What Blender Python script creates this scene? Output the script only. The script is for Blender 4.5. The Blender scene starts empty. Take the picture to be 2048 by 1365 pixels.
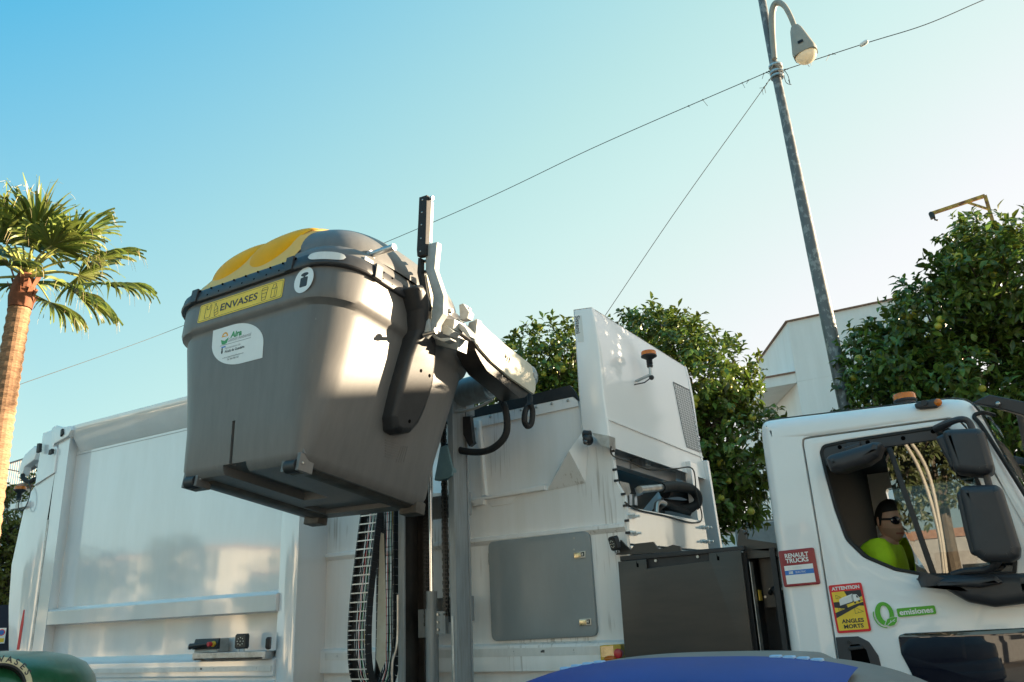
import bpy, bmesh, math, random
import numpy as np
from mathutils import Vector, Matrix
from mathutils.geometry import tessellate_polygon

# ------------------------------------------------------------------ camera, sky, sun, exposure
scene = bpy.context.scene
COL = scene.collection
rad = math.radians
YAW, PITCH, ROLL, FPX, HC = rad(31.0597), rad(18.6535), rad(-2.5485), 1665.0, 1.6
_r = Vector((math.cos(YAW), math.sin(YAW), 0))
FWD = Vector((-math.sin(YAW)*math.cos(PITCH), math.cos(YAW)*math.cos(PITCH), math.sin(PITCH)))
_u = _r.cross(FWD)
RT = math.cos(ROLL)*_r + math.sin(ROLL)*_u
UP = -math.sin(ROLL)*_r + math.cos(ROLL)*_u
EYE = Vector((0, 0, HC))
cam_d = bpy.data.cameras.new('camera'); cam = bpy.data.objects.new('camera', cam_d); COL.objects.link(cam)
cam_d.sensor_width = 36; cam_d.lens = 36*FPX/2048; cam_d.clip_start = 0.05; cam_d.clip_end = 2000
cam.matrix_world = Matrix(((RT.x, UP.x, -FWD.x, 0), (RT.y, UP.y, -FWD.y, 0), (RT.z, UP.z, -FWD.z, HC), (0, 0, 0, 1)))
scene.camera = cam
scene.view_settings.view_transform = 'Standard'
scene.view_settings.look = 'None'
scene.view_settings.exposure = EXPOSURE = 2.2
scene.view_settings.gamma = 1.0

SKYK = 0.95
SUN_AZ, SUN_EL = rad(46), rad(8.5)          # azimuth from +Y (across the street) towards +X (the way the truck faces)
world = bpy.data.worlds.new('World'); scene.world = world; world.use_nodes = True
nt = world.node_tree; nt.nodes.clear()
def _mk(t, **k):
    n = nt.nodes.new(t)
    for a, v in k.items(): setattr(n, a, v)
    return n
SUNV = Vector((math.sin(SUN_AZ)*math.cos(SUN_EL), math.cos(SUN_AZ)*math.cos(SUN_EL), math.sin(SUN_EL)))
sky = _mk('ShaderNodeTexSky', sky_type='NISHITA', sun_disc=False, sun_elevation=SUN_EL, sun_rotation=SUN_AZ, air_density=1.0, dust_density=1.5, ozone_density=1.5, altitude=30)
# evening haze: the clear blue pales towards the horizon and towards the sun
geo = _mk('ShaderNodeTexCoord'); L = nt.links.new
dot = _mk('ShaderNodeVectorMath', operation='DOT_PRODUCT'); dot.inputs[1].default_value = SUNV; L(geo.outputs['Generated'], dot.inputs[0])
sep = _mk('ShaderNodeSeparateXYZ'); L(geo.outputs['Generated'], sep.inputs[0])
absz = _mk('ShaderNodeMath', operation='ABSOLUTE'); L(sep.outputs[2], absz.inputs[0])
m1 = _mk('ShaderNodeMath', operation='MULTIPLY_ADD'); m1.inputs[1].default_value = 0.62; m1.inputs[2].default_value = 0.87; neg = _mk('ShaderNodeMath', operation='MULTIPLY_ADD'); neg.inputs[1].default_value = -0.12; neg.inputs[2].default_value = -0.28; L(dot.outputs['Value'], neg.inputs[0])
mxd = _mk('ShaderNodeMath', operation='MAXIMUM'); L(dot.outputs['Value'], mxd.inputs[0]); L(neg.outputs[0], mxd.inputs[1]); L(mxd.outputs[0], m1.inputs[0])
m2 = _mk('ShaderNodeMath', operation='MULTIPLY_ADD'); m2.inputs[1].default_value = -1.08; L(absz.outputs[0], m2.inputs[0]); L(m1.outputs[0], m2.inputs[2])
m3 = _mk('ShaderNodeMath', operation='DIVIDE'); m3.inputs[1].default_value = 1.5; L(m2.outputs[0], m3.inputs[0])
rp = _mk('ShaderNodeValToRGB'); cr = rp.color_ramp
for i, (p, c) in enumerate(((0.0, (.045, .39, .70)), (.087, (.087, .485, .753)), (.35, (.352, .687, .745)), (.49, (.491, .776, .745)), (.62, (.62, .845, .785)), (.73, (.73, .863, .80)), (.87, (.871, .871, .855)), (1.1, (1.0, .93, .86)), (1.45, (1.0, .86, .66)))):
    e = cr.elements[i] if i < 2 else cr.elements.new(p/1.5)
    e.position = p/1.5; e.color = (*c, 1)
L(m3.outputs[0], rp.inputs[0])
bg = _mk('ShaderNodeBackground'); bg.inputs['Strength'].default_value = 0.012; L(sky.outputs[0], bg.inputs['Color'])
bg2 = _mk('ShaderNodeBackground'); bg2.inputs['Strength'].default_value = SKYK/2**EXPOSURE; L(rp.outputs[0], bg2.inputs['Color'])
ad = _mk('ShaderNodeAddShader'); L(bg.outputs[0], ad.inputs[0]); L(bg2.outputs[0], ad.inputs[1])
wo = _mk('ShaderNodeOutputWorld'); L(ad.outputs[0], wo.inputs[0])
sd = bpy.data.lights.new('sun', 'SUN'); sd.energy = 5.0; sd.angle = rad(0.5); sd.color = (1.0, 0.80, 0.55)
sun = bpy.data.objects.new('sun', sd); COL.objects.link(sun)
SUNV = Vector((math.sin(SUN_AZ)*math.cos(SUN_EL), math.cos(SUN_AZ)*math.cos(SUN_EL), math.sin(SUN_EL)))
sun.rotation_euler = (-SUNV).to_track_quat('-Z', 'Y').to_euler(); sun.location = (0, 0, 30)

# ------------------------------------------------------------------ measuring: a pixel of the photograph and one known plane give a real point
def ray(x, y): return FWD + RT*((x-1024)/FPX) - UP*((y-682.5)/FPX)
def onY(x, y, Y): d = ray(x, y); return EYE + d*(Y/d.y)
def onX(x, y, X): d = ray(x, y); return EYE + d*(X/d.x)
def onZ(x, y, Z): d = ray(x, y); return EYE + d*((Z-HC)/d.z)
def at_dist(x, y, D): d = ray(x, y); return EYE + d*(D/math.hypot(d.x, d.y))
def on_plane(x, y, o, n): d = ray(x, y); return EYE + d*((o-EYE).dot(n)/d.dot(n))
def SY(Y, pts): return [(p.x, p.z) for p in (onY(a, b, Y) for a, b in pts)]
def SX(X, pts): return [(p.y, p.z) for p in (onX(a, b, X) for a, b in pts)]
def frameY(Y): return Matrix(((1, 0, 0, 0), (0, 0, -1, Y), (0, 1, 0, 0), (0, 0, 0, 1)))      # (u,v,w) -> (u, Y-w, v): faces the camera side
def frameX(X): return Matrix(((0, 0, 1, X), (1, 0, 0, 0), (0, 1, 0, 0), (0, 0, 0, 1)))       # (u,v,w) -> (X+w, u, v): faces the cab end

# ------------------------------------------------------------------ materials
def _n(nt, t, **kw):
    n = nt.nodes.new(t)
    for k, v in kw.items():
        if k in n.inputs: n.inputs[k].default_value = v
        else: setattr(n, k, v)
    return n
MATS = {}
def mat(name, col, rough=0.5, metal=0.0, coat=0.0, var=0.0, vscale=6.0, bump=0.0, bscale=40.0, col2=None, stretch=None,
        emit=None, trans=0.0, island=0.0, spec=0.5, rvar=0.0, coat_rough=0.05, sub=0.0, wave=0.0, coat_ior=1.5, drip=0.0, ramp=(0.38, 0.66)):
    m = bpy.data.materials.new(name); m.use_nodes = True; nt = m.node_tree
    b = nt.nodes['Principled BSDF']; L = nt.links.new
    b.inputs['Base Color'].default_value = (*col, 1); b.inputs['Roughness'].default_value = rough; b.inputs['Metallic'].default_value = metal
    b.inputs['Coat Weight'].default_value = coat; b.inputs['Coat Roughness'].default_value = coat_rough
    b.inputs['Specular IOR Level'].default_value = spec; b.inputs['Transmission Weight'].default_value = trans
    b.inputs['Coat IOR'].default_value = coat_ior
    if emit: b.inputs['Emission Color'].default_value = (*emit[:3], 1); b.inputs['Emission Strength'].default_value = emit[3]
    tc = _n(nt, 'ShaderNodeTexCoord'); vec = tc.outputs['Object']
    if stretch:
        mp = _n(nt, 'ShaderNodeMapping'); mp.inputs['Scale'].default_value = stretch; L(vec, mp.inputs[0]); vec = mp.outputs[0]
    if var or col2:
        no = _n(nt, 'ShaderNodeTexNoise', Scale=vscale, Detail=6.0, Roughness=0.65); L(vec, no.inputs['Vector'])
        mx = nt.nodes.new('ShaderNodeMix'); mx.data_type = 'RGBA'
        rp = nt.nodes.new('ShaderNodeValToRGB'); rp.color_ramp.elements[0].position = ramp[0]; rp.color_ramp.elements[1].position = ramp[1]
        L(no.outputs['Fac'], rp.inputs[0]); L(rp.outputs[0], mx.inputs[0])
        c2 = col2 or tuple(c*(1-var) for c in col)
        mx.inputs[6].default_value = (*col, 1); mx.inputs[7].default_value = (*c2, 1)
        out = mx.outputs[2]
        if drip < 0: out = _scuff(nt, tc.outputs['Object'], out, -drip)
        if drip > 0: out = _drip(nt, tc.outputs['Object'], out, drip)
        if rvar:
            mr = _n(nt, 'ShaderNodeMapRange'); mr.inputs[3].default_value = rough-rvar; mr.inputs[4].default_value = rough+rvar
            L(no.outputs['Fac'], mr.inputs[0]); L(mr.outputs[0], b.inputs['Roughness'])
        if island:
            out = _isl(nt, out, island)
        L(out, b.inputs['Base Color'])
    elif island:
        rg = nt.nodes.new('ShaderNodeRGB'); rg.outputs[0].default_value = (*col, 1)
        L(_isl(nt, rg.outputs[0], island), b.inputs['Base Color'])
    if bump or wave:
        no2 = _n(nt, 'ShaderNodeTexNoise', Scale=(bscale if bump else 1.3), Detail=(4.0 if bump else 1.0)); L(vec, no2.inputs['Vector'])
        bp = _n(nt, 'ShaderNodeBump', Strength=(bump or wave), Distance=(0.01 if bump else 0.05)); L(no2.outputs['Fac'], bp.inputs['Height'])
        L(bp.outputs[0], b.inputs['Normal'])
        if coat: L(bp.outputs[0], b.inputs['Coat Normal'])
    if sub:
        tr = _n(nt, 'ShaderNodeBsdfTranslucent'); ms = _n(nt, 'ShaderNodeMixShader', Fac=sub)
        ms.inputs[0].default_value = sub
        o = nt.nodes['Material Output']
        s = b.inputs['Base Color'].links
        if s: L(s[0].from_socket, tr.inputs[0])
        else: tr.inputs[0].default_value = (*col, 1)
        L(b.outputs[0], ms.inputs[1]); L(tr.outputs[0], ms.inputs[2]); L(ms.outputs[0], o.inputs[0])
    MATS[name] = m
    return m
def _drip(nt, vec, sock, amt):      # thin rain streaks of dirt running down
    mp = _n(nt, 'ShaderNodeMapping'); mp.inputs['Scale'].default_value = (34, 34, 1.1); nt.links.new(vec, mp.inputs[0])
    no = _n(nt, 'ShaderNodeTexNoise', Scale=1.6, Detail=3.0); nt.links.new(mp.outputs[0], no.inputs['Vector'])
    n2 = _n(nt, 'ShaderNodeTexNoise', Scale=2.2, Detail=2.0); nt.links.new(vec, n2.inputs['Vector'])
    ml = _n(nt, 'ShaderNodeMath', operation='MULTIPLY'); nt.links.new(no.outputs['Fac'], ml.inputs[0]); nt.links.new(n2.outputs['Fac'], ml.inputs[1])
    rp = nt.nodes.new('ShaderNodeValToRGB'); rp.color_ramp.elements[0].position = 0.34; rp.color_ramp.elements[1].position = 0.43; nt.links.new(ml.outputs[0], rp.inputs[0])
    sc = _n(nt, 'ShaderNodeMath', operation='MULTIPLY'); sc.inputs[1].default_value = amt; nt.links.new(rp.outputs[0], sc.inputs[0])
    mx = nt.nodes.new('ShaderNodeMix'); mx.data_type = 'RGBA'; nt.links.new(sc.outputs[0], mx.inputs[0]); nt.links.new(sock, mx.inputs[6]); mx.inputs[7].default_value = (0.33, 0.28, 0.23, 1)
    return mx.outputs[2]
def _scuff(nt, vec, sock, amt):     # pale scrapes and rubs
    mp = _n(nt, 'ShaderNodeMapping'); mp.inputs['Scale'].default_value = (9, 9, 2.2); mp.inputs['Rotation'].default_value = (0.25, 0.2, 0); nt.links.new(vec, mp.inputs[0])
    no = _n(nt, 'ShaderNodeTexNoise', Scale=3.2, Detail=7.0, Roughness=0.75); nt.links.new(mp.outputs[0], no.inputs['Vector'])
    rp = nt.nodes.new('ShaderNodeValToRGB'); rp.color_ramp.elements[0].position = 0.66; rp.color_ramp.elements[1].position = 0.74; nt.links.new(no.outputs['Fac'], rp.inputs[0])
    sc = _n(nt, 'ShaderNodeMath', operation='MULTIPLY'); sc.inputs[1].default_value = amt; nt.links.new(rp.outputs[0], sc.inputs[0])
    mx = nt.nodes.new('ShaderNodeMix'); mx.data_type = 'RGBA'; nt.links.new(sc.outputs[0], mx.inputs[0]); nt.links.new(sock, mx.inputs[6]); mx.inputs[7].default_value = (0.36, 0.34, 0.32, 1)
    return mx.outputs[2]
def _isl(nt, sock, amt):
    g = nt.nodes.new('ShaderNodeNewGeometry'); h = nt.nodes.new('ShaderNodeHueSaturation')
    mr = nt.nodes.new('ShaderNodeMapRange'); mr.inputs[3].default_value = 1-amt; mr.inputs[4].default_value = 1+amt
    mh = nt.nodes.new('ShaderNodeMapRange'); mh.inputs[3].default_value = 0.5-amt*0.05; mh.inputs[4].default_value = 0.5+amt*0.035
    nt.links.new(g.outputs['Random Per Island'], mr.inputs[0]); nt.links.new(g.outputs['Random Per Island'], mh.inputs[0])
    nt.links.new(mr.outputs[0], h.inputs['Value']); nt.links.new(mh.outputs[0], h.inputs['Hue']); nt.links.new(sock, h.inputs['Color'])
    return h.outputs[0]
def glass_mat(name, tint, refl=0.5):
    m = bpy.data.materials.new(name); m.use_nodes = True; nt = m.node_tree; nt.nodes.clear()
    o = nt.nodes.new('ShaderNodeOutputMaterial'); t = nt.nodes.new('ShaderNodeBsdfTransparent'); t.inputs[0].default_value = (*tint, 1)
    g = nt.nodes.new('ShaderNodeBsdfGlossy'); g.inputs['Roughness'].default_value = 0.0; g.inputs[0].default_value = (1, 1, 1, 1)
    f = nt.nodes.new('ShaderNodeLayerWeight'); f.inputs[0].default_value = refl
    x = nt.nodes.new('ShaderNodeMixShader'); nt.links.new(f.outputs['Fresnel'], x.inputs[0]); nt.links.new(t.outputs[0], x.inputs[1]); nt.links.new(g.outputs[0], x.inputs[2]); nt.links.new(x.outputs[0], o.inputs[0])
    MATS[name] = m; return m

COVERP = mat('cover_white_paint', (0.87, 0.87, 0.865), 0.4, coat=0.7, coat_rough=0.10, var=0.03, vscale=1.5, wave=0.05)
PAINT = mat('white_paint', (0.80, 0.81, 0.82), 0.42, coat=1.0, coat_rough=0.06, col2=(0.735, 0.74, 0.74), vscale=1.2, stretch=(2.2, 2.2, 0.5), wave=0.04, coat_ior=2.3)
DIRTY = mat('stained_white_paint', (0.85, 0.84, 0.825), 0.45, coat=0.5, coat_rough=0.14, col2=(0.80, 0.785, 0.755), vscale=2.2, stretch=(5, 5, 0.45), wave=0.06, drip=0.55)
CABP = mat('cab_paint', (0.87, 0.87, 0.86), 0.4, coat=1.0, coat_rough=0.02, var=0.04, vscale=2.0, wave=0.05)
GREYP = mat('grey_machine_paint', (0.27, 0.30, 0.31), 0.42, coat=0.3, coat_rough=0.15, col2=(0.235, 0.26, 0.265), vscale=1.5, stretch=(2, 2, 0.8), bump=0.05)
MASTP = mat('grey_mast_paint', (0.28, 0.31, 0.33), 0.45, coat=0.2, col2=(0.21, 0.22, 0.22), vscale=5.0, stretch=(6, 6, 0.6), bump=0.06)
LIGHTP = mat('light_grey_steel_paint', (0.43, 0.445, 0.44), 0.4, coat=0.3, col2=(0.32, 0.32, 0.30), vscale=9.0, bump=0.05)
ARMP = mat('worn_cream_paint', (0.70, 0.67, 0.56), 0.5, col2=(0.60, 0.55, 0.43), vscale=7.0, bump=0.05)
GALV = mat('galvanised_steel', (0.55, 0.57, 0.58), 0.38, metal=0.85, col2=(0.35, 0.35, 0.34), vscale=12.0)
CHROME = mat('chromed_rod', (0.85, 0.85, 0.85), 0.12, metal=1.0)
STEEL = mat('bare_steel', (0.5, 0.5, 0.48), 0.3, metal=1.0, var=0.3, vscale=20)
GREASE = mat('greasy_black_steel', (0.025, 0.022, 0.02), 0.35, var=0.5, vscale=10.0, bump=0.1)
BLACK = mat('black_plastic', (0.022, 0.023, 0.026), 0.5, var=0.25, vscale=20, bump=0.08, bscale=300)
MIRB = mat('mirror_housing_plastic', (0.035, 0.036, 0.042), 0.46, var=0.15, vscale=8, bump=0.05, bscale=400)
RUBBER = mat('black_rubber', (0.018, 0.018, 0.019), 0.7, var=0.3, vscale=15, bump=0.15, bscale=60)
SATIN = mat('satin_black_panel', (0.035, 0.032, 0.029), 0.32, col2=(0.05, 0.043, 0.037), vscale=2.0, stretch=(1, 1, 6), bump=0.03, bscale=300)
BINP = mat('grey_bin_plastic', (0.156, 0.151, 0.147), 0.42, col2=(0.135, 0.131, 0.128), vscale=3.0, stretch=(6, 6, 0.5), bump=0.06, bscale=120, drip=-0.5)
BIND = mat('dirty_bin_underside', (0.13, 0.115, 0.10), 0.6, col2=(0.06, 0.05, 0.04), vscale=7.0, bump=0.2, bscale=20)
RIMP = mat('dark_rim_plastic', (0.042, 0.042, 0.047), 0.42, var=0.3, vscale=12.0, bump=0.05, bscale=200)
YEL = mat('yellow_flap_plastic', (0.92, 0.42, 0.003), 0.5, spec=0.15, var=0.12, vscale=5.0)
YEL2 = mat('pale_yellow_plastic', (0.80, 0.50, 0.15), 0.5, spec=0.2, var=0.08, vscale=6.0)
YSTK = mat('yellow_sticker', (0.93, 0.64, 0.07), 0.5, spec=0.2, var=0.10, vscale=8.0, coat=0.3)
WSTK = mat('white_sticker', (0.82, 0.82, 0.80), 0.35, var=0.05, vscale=8.0, coat=0.3)
INK = mat('black_ink', (0.03, 0.03, 0.035), 0.5)
GINK = mat('grey_ink', (0.30, 0.30, 0.31), 0.5)
RED = mat('red_plastic', (0.65, 0.03, 0.04), 0.35, coat=0.4)
DRED = mat('crimson_plaque', (0.28, 0.012, 0.022), 0.4, coat=0.3)
SRED = mat('red_sticker', (0.72, 0.02, 0.03), 0.4)
SBLUE = mat('blue_sticker', (0.03, 0.18, 0.55), 0.4)
SGREEN = mat('green_sticker', (0.10, 0.42, 0.03), 0.4)
OINK = mat('orange_ink', (0.85, 0.40, 0.05), 0.5)
GRINK = mat('green_ink', (0.05, 0.33, 0.12), 0.5)
AMBER = mat('amber_lens', (0.95, 0.25, 0.01), 0.18, coat=1.0, sub=0.35, var=0.15, vscale=30)
LEDG = mat('led_lens', (0.75, 0.72, 0.60), 0.15, coat=1.0)
SILV = mat('reflective_tape', (0.76, 0.76, 0.74), 0.28, var=0.12, vscale=5.0, stretch=(3, 3, 1), coat=0.5)
BRASS = mat('brass_latch', (0.75, 0.62, 0.38), 0.25, metal=1.0, var=0.3, vscale=20)
YBOX = mat('yellow_box_paint', (0.70, 0.46, 0.05), 0.45, var=0.15)
GLASS = glass_mat('window_glass', (0.36, 0.40, 0.39), 0.62)
DGLASS = mat('dark_tinted_glass', (0.006, 0.008, 0.018), 0.03, coat=1.0, coat_rough=0.0, spec=0.9)
INTER = mat('dark_cab_trim', (0.007, 0.007, 0.008), 0.7)
SEATM = mat('seat_fabric', (0.018, 0.018, 0.022), 0.85)
SKIN = mat('skin', (0.68, 0.40, 0.28), 0.5, var=0.12, vscale=12)
HAIR = mat('dark_hair', (0.015, 0.012, 0.010), 0.5, bump=0.3, bscale=120)
HIVIS = mat('lime_polo_fabric', (0.42, 0.70, 0.01), 0.8, var=0.18, vscale=9, bump=0.9, bscale=13)
NAVY = mat('navy_trousers_fabric', (0.015, 0.018, 0.035), 0.8)
WIRE = mat('dark_cable', (0.05, 0.045, 0.04), 0.6)
POLE = mat('galvanised_pole', (0.13, 0.135, 0.14), 0.5, metal=0.3, col2=(0.27, 0.275, 0.27), vscale=13.0, stretch=(1.3, 1.3, 0.9), bump=0.05, ramp=(0.52, 0.57))
LIPS = mat('lips', (0.36, 0.13, 0.10), 0.5)
STUB = mat('shaved_skin', (0.52, 0.31, 0.22), 0.55)
LAMPG = mat('lamp_housing_paint', (0.36, 0.33, 0.28), 0.5, var=0.15, vscale=10)
LGLASS = mat('lamp_bowl_glass', (0.85, 0.80, 0.68), 0.12, coat=1.0, sub=0.5)
LEAF = mat('orange_leaf', (0.108, 0.160, 0.026), 0.34, island=0.55, sub=0.28, spec=0.5)
LEAFY = mat('sunlit_hedge_leaf', (0.13, 0.15, 0.025), 0.4, island=0.5, sub=0.35)
BARK = mat('bark', (0.10, 0.08, 0.06), 0.9, var=0.4, vscale=14, bump=0.5, bscale=30)
FRUIT = mat('unripe_orange_peel', (0.33, 0.36, 0.04), 0.42, col2=(0.42, 0.36, 0.04), vscale=6, bump=0.1, bscale=150)
PALMS = mat('palm_stalk', (0.34, 0.34, 0.09), 0.45, sub=0.15)
PALML = mat('palm_leaf', (0.15, 0.19, 0.035), 0.42, island=0.4, sub=0.3)
PALMD = mat('dry_palm_thread', (0.62, 0.50, 0.26), 0.7, island=0.3, sub=0.3)
PALMT = mat('palm_trunk', (0.36, 0.21, 0.115), 0.9, col2=(0.17, 0.09, 0.05), vscale=5.0, stretch=(2, 2, 9), bump=0.6, bscale=14)
PALMR = mat('red_palm_sheath', (0.24, 0.085, 0.04), 0.85, var=0.4, vscale=12, bump=0.4)
RENDERW = mat('white_render', (0.82, 0.81, 0.79), 0.85, col2=(0.76, 0.745, 0.72), vscale=1.2, stretch=(3, 3, 0.4), bump=0.08)
RENDERC = mat('cream_render', (0.58, 0.52, 0.43), 0.85, var=0.1, vscale=2.0)
COPING = mat('brick_coping', (0.30, 0.17, 0.12), 0.85, var=0.3, vscale=12)
CONC = mat('grey_concrete', (0.32, 0.32, 0.32), 0.85, var=0.2, vscale=8, bump=0.2)
RUSTY = mat('rusty_yellow_paint', (0.55, 0.34, 0.06), 0.6, col2=(0.16, 0.05, 0.02), vscale=9)
GREENP = mat('green_igloo_fibreglass', (0.010, 0.085, 0.032), 0.32, col2=(0.022, 0.11, 0.050), vscale=4.0, stretch=(5, 5, 0.7), coat=0.3, coat_rough=0.2)
CREAM = mat('cream_label', (0.62, 0.55, 0.33), 0.5, var=0.2, vscale=12)
BLUEP = mat('blue_flap_plastic', (0.004, 0.050, 0.27), 0.5, spec=0.2, var=0.15, vscale=3.0)
BGREY = mat('bin_grey_lid_plastic', (0.17, 0.165, 0.158), 0.48, var=0.15, vscale=5.0)
LBLUE = mat('pale_blue_hinge', (0.30, 0.50, 0.72), 0.4)
VOID = mat('dark_inside', (0.003, 0.003, 0.003), 0.95, spec=0.0)
GLZ = mat('house_window_glass', (0.03, 0.035, 0.04), 0.05, coat=1.0)
TEALP = mat('teal_grey_plate', (0.16, 0.27, 0.30), 0.4, var=0.2, vscale=6)
RAILM = mat('iron_railing', (0.28, 0.25, 0.23), 0.6)
ASPH = mat('asphalt', (0.055, 0.055, 0.056), 0.9, var=0.3, vscale=3.0, bump=0.4, bscale=90)
PAVE = mat('paving_slabs', (0.33, 0.30, 0.26), 0.85, var=0.2, vscale=2.0, bump=0.2, bscale=30)
EARTH = mat('dry_earth', (0.22, 0.18, 0.13), 0.95, var=0.3, vscale=0.6)
LINEP = mat('road_line_paint', (0.75, 0.75, 0.72), 0.7, var=0.2, vscale=12)

# ------------------------------------------------------------------ mesh builder
def round_poly(pts, r=0.02, seg=5):
    n = len(pts); out = []
    rs = r if isinstance(r, (list, tuple)) else [r]*n
    for i in range(n):
        p = Vector(pts[i]); a = Vector(pts[i-1]); b = Vector(pts[(i+1) % n]); rr = rs[i]
        d1 = a-p; d2 = b-p; l1 = d1.length; l2 = d2.length
        if rr <= 0 or l1 < 1e-6 or l2 < 1e-6: out.append((p.x, p.y)); continue
        d1 /= l1; d2 /= l2; ang = math.acos(max(-1, min(1, d1.dot(d2))))
        t = min(rr/max(1e-3, math.tan(ang/2)), 0.48*l1, 0.48*l2)
        p0 = p+d1*t; p1 = p+d2*t
        for k in range(seg+1):
            s = k/seg; q = (1-s)**2*p0 + 2*s*(1-s)*p + s*s*p1
            out.append((q.x, q.y))
    return out
def offset_poly(pts, d):
    n = len(pts); out = []
    area = sum(pts[i][0]*pts[(i+1) % n][1]-pts[(i+1) % n][0]*pts[i][1] for i in range(n))
    s = 1 if area > 0 else -1
    for i in range(n):
        p = Vector(pts[i]); a = p-Vector(pts[i-1]); b = Vector(pts[(i+1) % n])-p
        if a.length < 1e-7 or b.length < 1e-7: out.append(pts[i]); continue
        a.normalize(); b.normalize()
        na = Vector((a.y, -a.x))*s; nb = Vector((b.y, -b.x))*s
        m = na+nb; L = m.length
        if L < 1e-4: out.append(pts[i]); continue
        m /= L; k = d/max(0.35, m.dot(na))
        q = p+m*k; out.append((q.x, q.y))
    return out
class MB:
    def __init__(s, m=None): s.flat = []; s.v = []; s.f = []; s.mi = []; s.mats = []; s.M = Matrix(); s.cur = 0; s.use(m or PAINT)
    def use(s, m):
        if m not in s.mats: s.mats.append(m)
        s.cur = s.mats.index(m); return s
    def at(s, M): s.M = M; return s
    def add(s, vs, fs):
        o = len(s.v); s.v += [tuple(s.M @ Vector(p)) for p in vs]
        s.f += [tuple(i+o for i in q) for q in fs]; s.mi += [s.cur]*len(fs); return s
    def box(s, x0, x1, y0, y1, z0, z1):
        return s.add([(x0, y0, z0), (x1, y0, z0), (x1, y1, z0), (x0, y1, z0), (x0, y0, z1), (x1, y0, z1), (x1, y1, z1), (x0, y1, z1)],
                     [(0, 3, 2, 1), (4, 5, 6, 7), (0, 1, 5, 4), (1, 2, 6, 5), (2, 3, 7, 6), (3, 0, 4, 7)])
    def bar(s, p0, p1, w, h, up=(0, 0, 1)):
        p0 = Vector(p0); p1 = Vector(p1); d = (p1-p0).normalized(); a = d.cross(Vector(up))
        if a.length < 1e-4: a = d.cross(Vector((1, 0, 0)))
        a.normalize(); b = a.cross(d); vs = []
        for p in (p0, p1):
            for i, j in ((-1, -1), (1, -1), (1, 1), (-1, 1)): vs.append(p+a*(i*w/2)+b*(j*h/2))
        return s.add(vs, [(0, 1, 2, 3), (7, 6, 5, 4), (0, 4, 5, 1), (1, 5, 6, 2), (2, 6, 7, 3), (3, 7, 4, 0)])
    def tube(s, pts, r, n=8, caps=True):
        pts = [Vector(p) for p in pts]; m = len(pts); rs = r if isinstance(r, (list, tuple)) else [r]*m
        vs = []; fs = []; pa = None
        for i, p in enumerate(pts):
            d = (pts[min(i+1, m-1)]-pts[max(i-1, 0)]).normalized()
            if pa is None:
                a = d.cross(Vector((0, 0, 1)));
                if a.length < 1e-3: a = d.cross(Vector((1, 0, 0)))
            else: a = pa-d*pa.dot(d)
            a.normalize(); pa = a; b = d.cross(a)
            for k in range(n):
                t = 2*math.pi*k/n; vs.append(p+(a*math.cos(t)+b*math.sin(t))*rs[i])
        for i in range(m-1):
            for k in range(n):
                k2 = (k+1) % n; fs.append((i*n+k, i*n+k2, (i+1)*n+k2, (i+1)*n+k))
        if caps: fs += [tuple(range(n-1, -1, -1)), tuple((m-1)*n+k for k in range(n))]
        return s.add(vs, fs)
    def cyl(s, p0, p1, r0, r1=None, n=16): return s.tube([p0, p1], [r0, r0 if r1 is None else r1], n)
    def lathe(s, prof, n=24, c=(0, 0, 0), axis=(0, 0, 1)):
        q = Vector((0, 0, 1)).rotation_difference(Vector(axis)).to_matrix(); c = Vector(c)
        vs = []; fs = []; m = len(prof)
        for r, z in prof:
            for k in range(n):
                t = 2*math.pi*k/n; vs.append(c+q @ Vector((r*math.cos(t), r*math.sin(t), z)))
        for i in range(m-1):
            for k in range(n):
                k2 = (k+1) % n; fs.append((i*n+k, i*n+k2, (i+1)*n+k2, (i+1)*n+k))
        fs += [tuple(range(n-1, -1, -1)), tuple((m-1)*n+k for k in range(n))]
        return s.add(vs, fs)
    def ball(s, c, r, n=16, m=10, R=None):
        if not isinstance(r, (list, tuple)): r = (r, r, r)
        c = Vector(c); vs = []; fs = []
        for i in range(1, m):
            p = math.pi*i/m
            for k in range(n):
                t = 2*math.pi*k/n; q = Vector((r[0]*math.sin(p)*math.cos(t), r[1]*math.sin(p)*math.sin(t), r[2]*math.cos(p)))
                vs.append(c+(R @ q if R else q))
        a = len(vs)
        for z in (r[2], -r[2]):
            q = Vector((0, 0, z)); vs.append(c+(R @ q if R else q))
        for i in range(m-2):
            for k in range(n):
                k2 = (k+1) % n; fs.append((i*n+k, (i+1)*n+k, (i+1)*n+k2, i*n+k2))
        for k in range(n):
            k2 = (k+1) % n; fs.append((a, k, k2)); fs.append((a+1, (m-2)*n+k2, (m-2)*n+k))
        return s.add(vs, fs)
    def quad(s, *p): return s.add(p, [tuple(range(len(p)))])
    def solid(s, tri_front, depth):   # polygon of 3-D points thickened along a vector
        n = len(tri_front); d = Vector(depth); a = [Vector(p) for p in tri_front]; b = [p+d for p in a]
        return s.add(a+b, [tuple(range(n)), tuple(range(2*n-1, n-1, -1))]+[(i, i+n, (i+1) % n+n, (i+1) % n) for i in range(n)])
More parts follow.
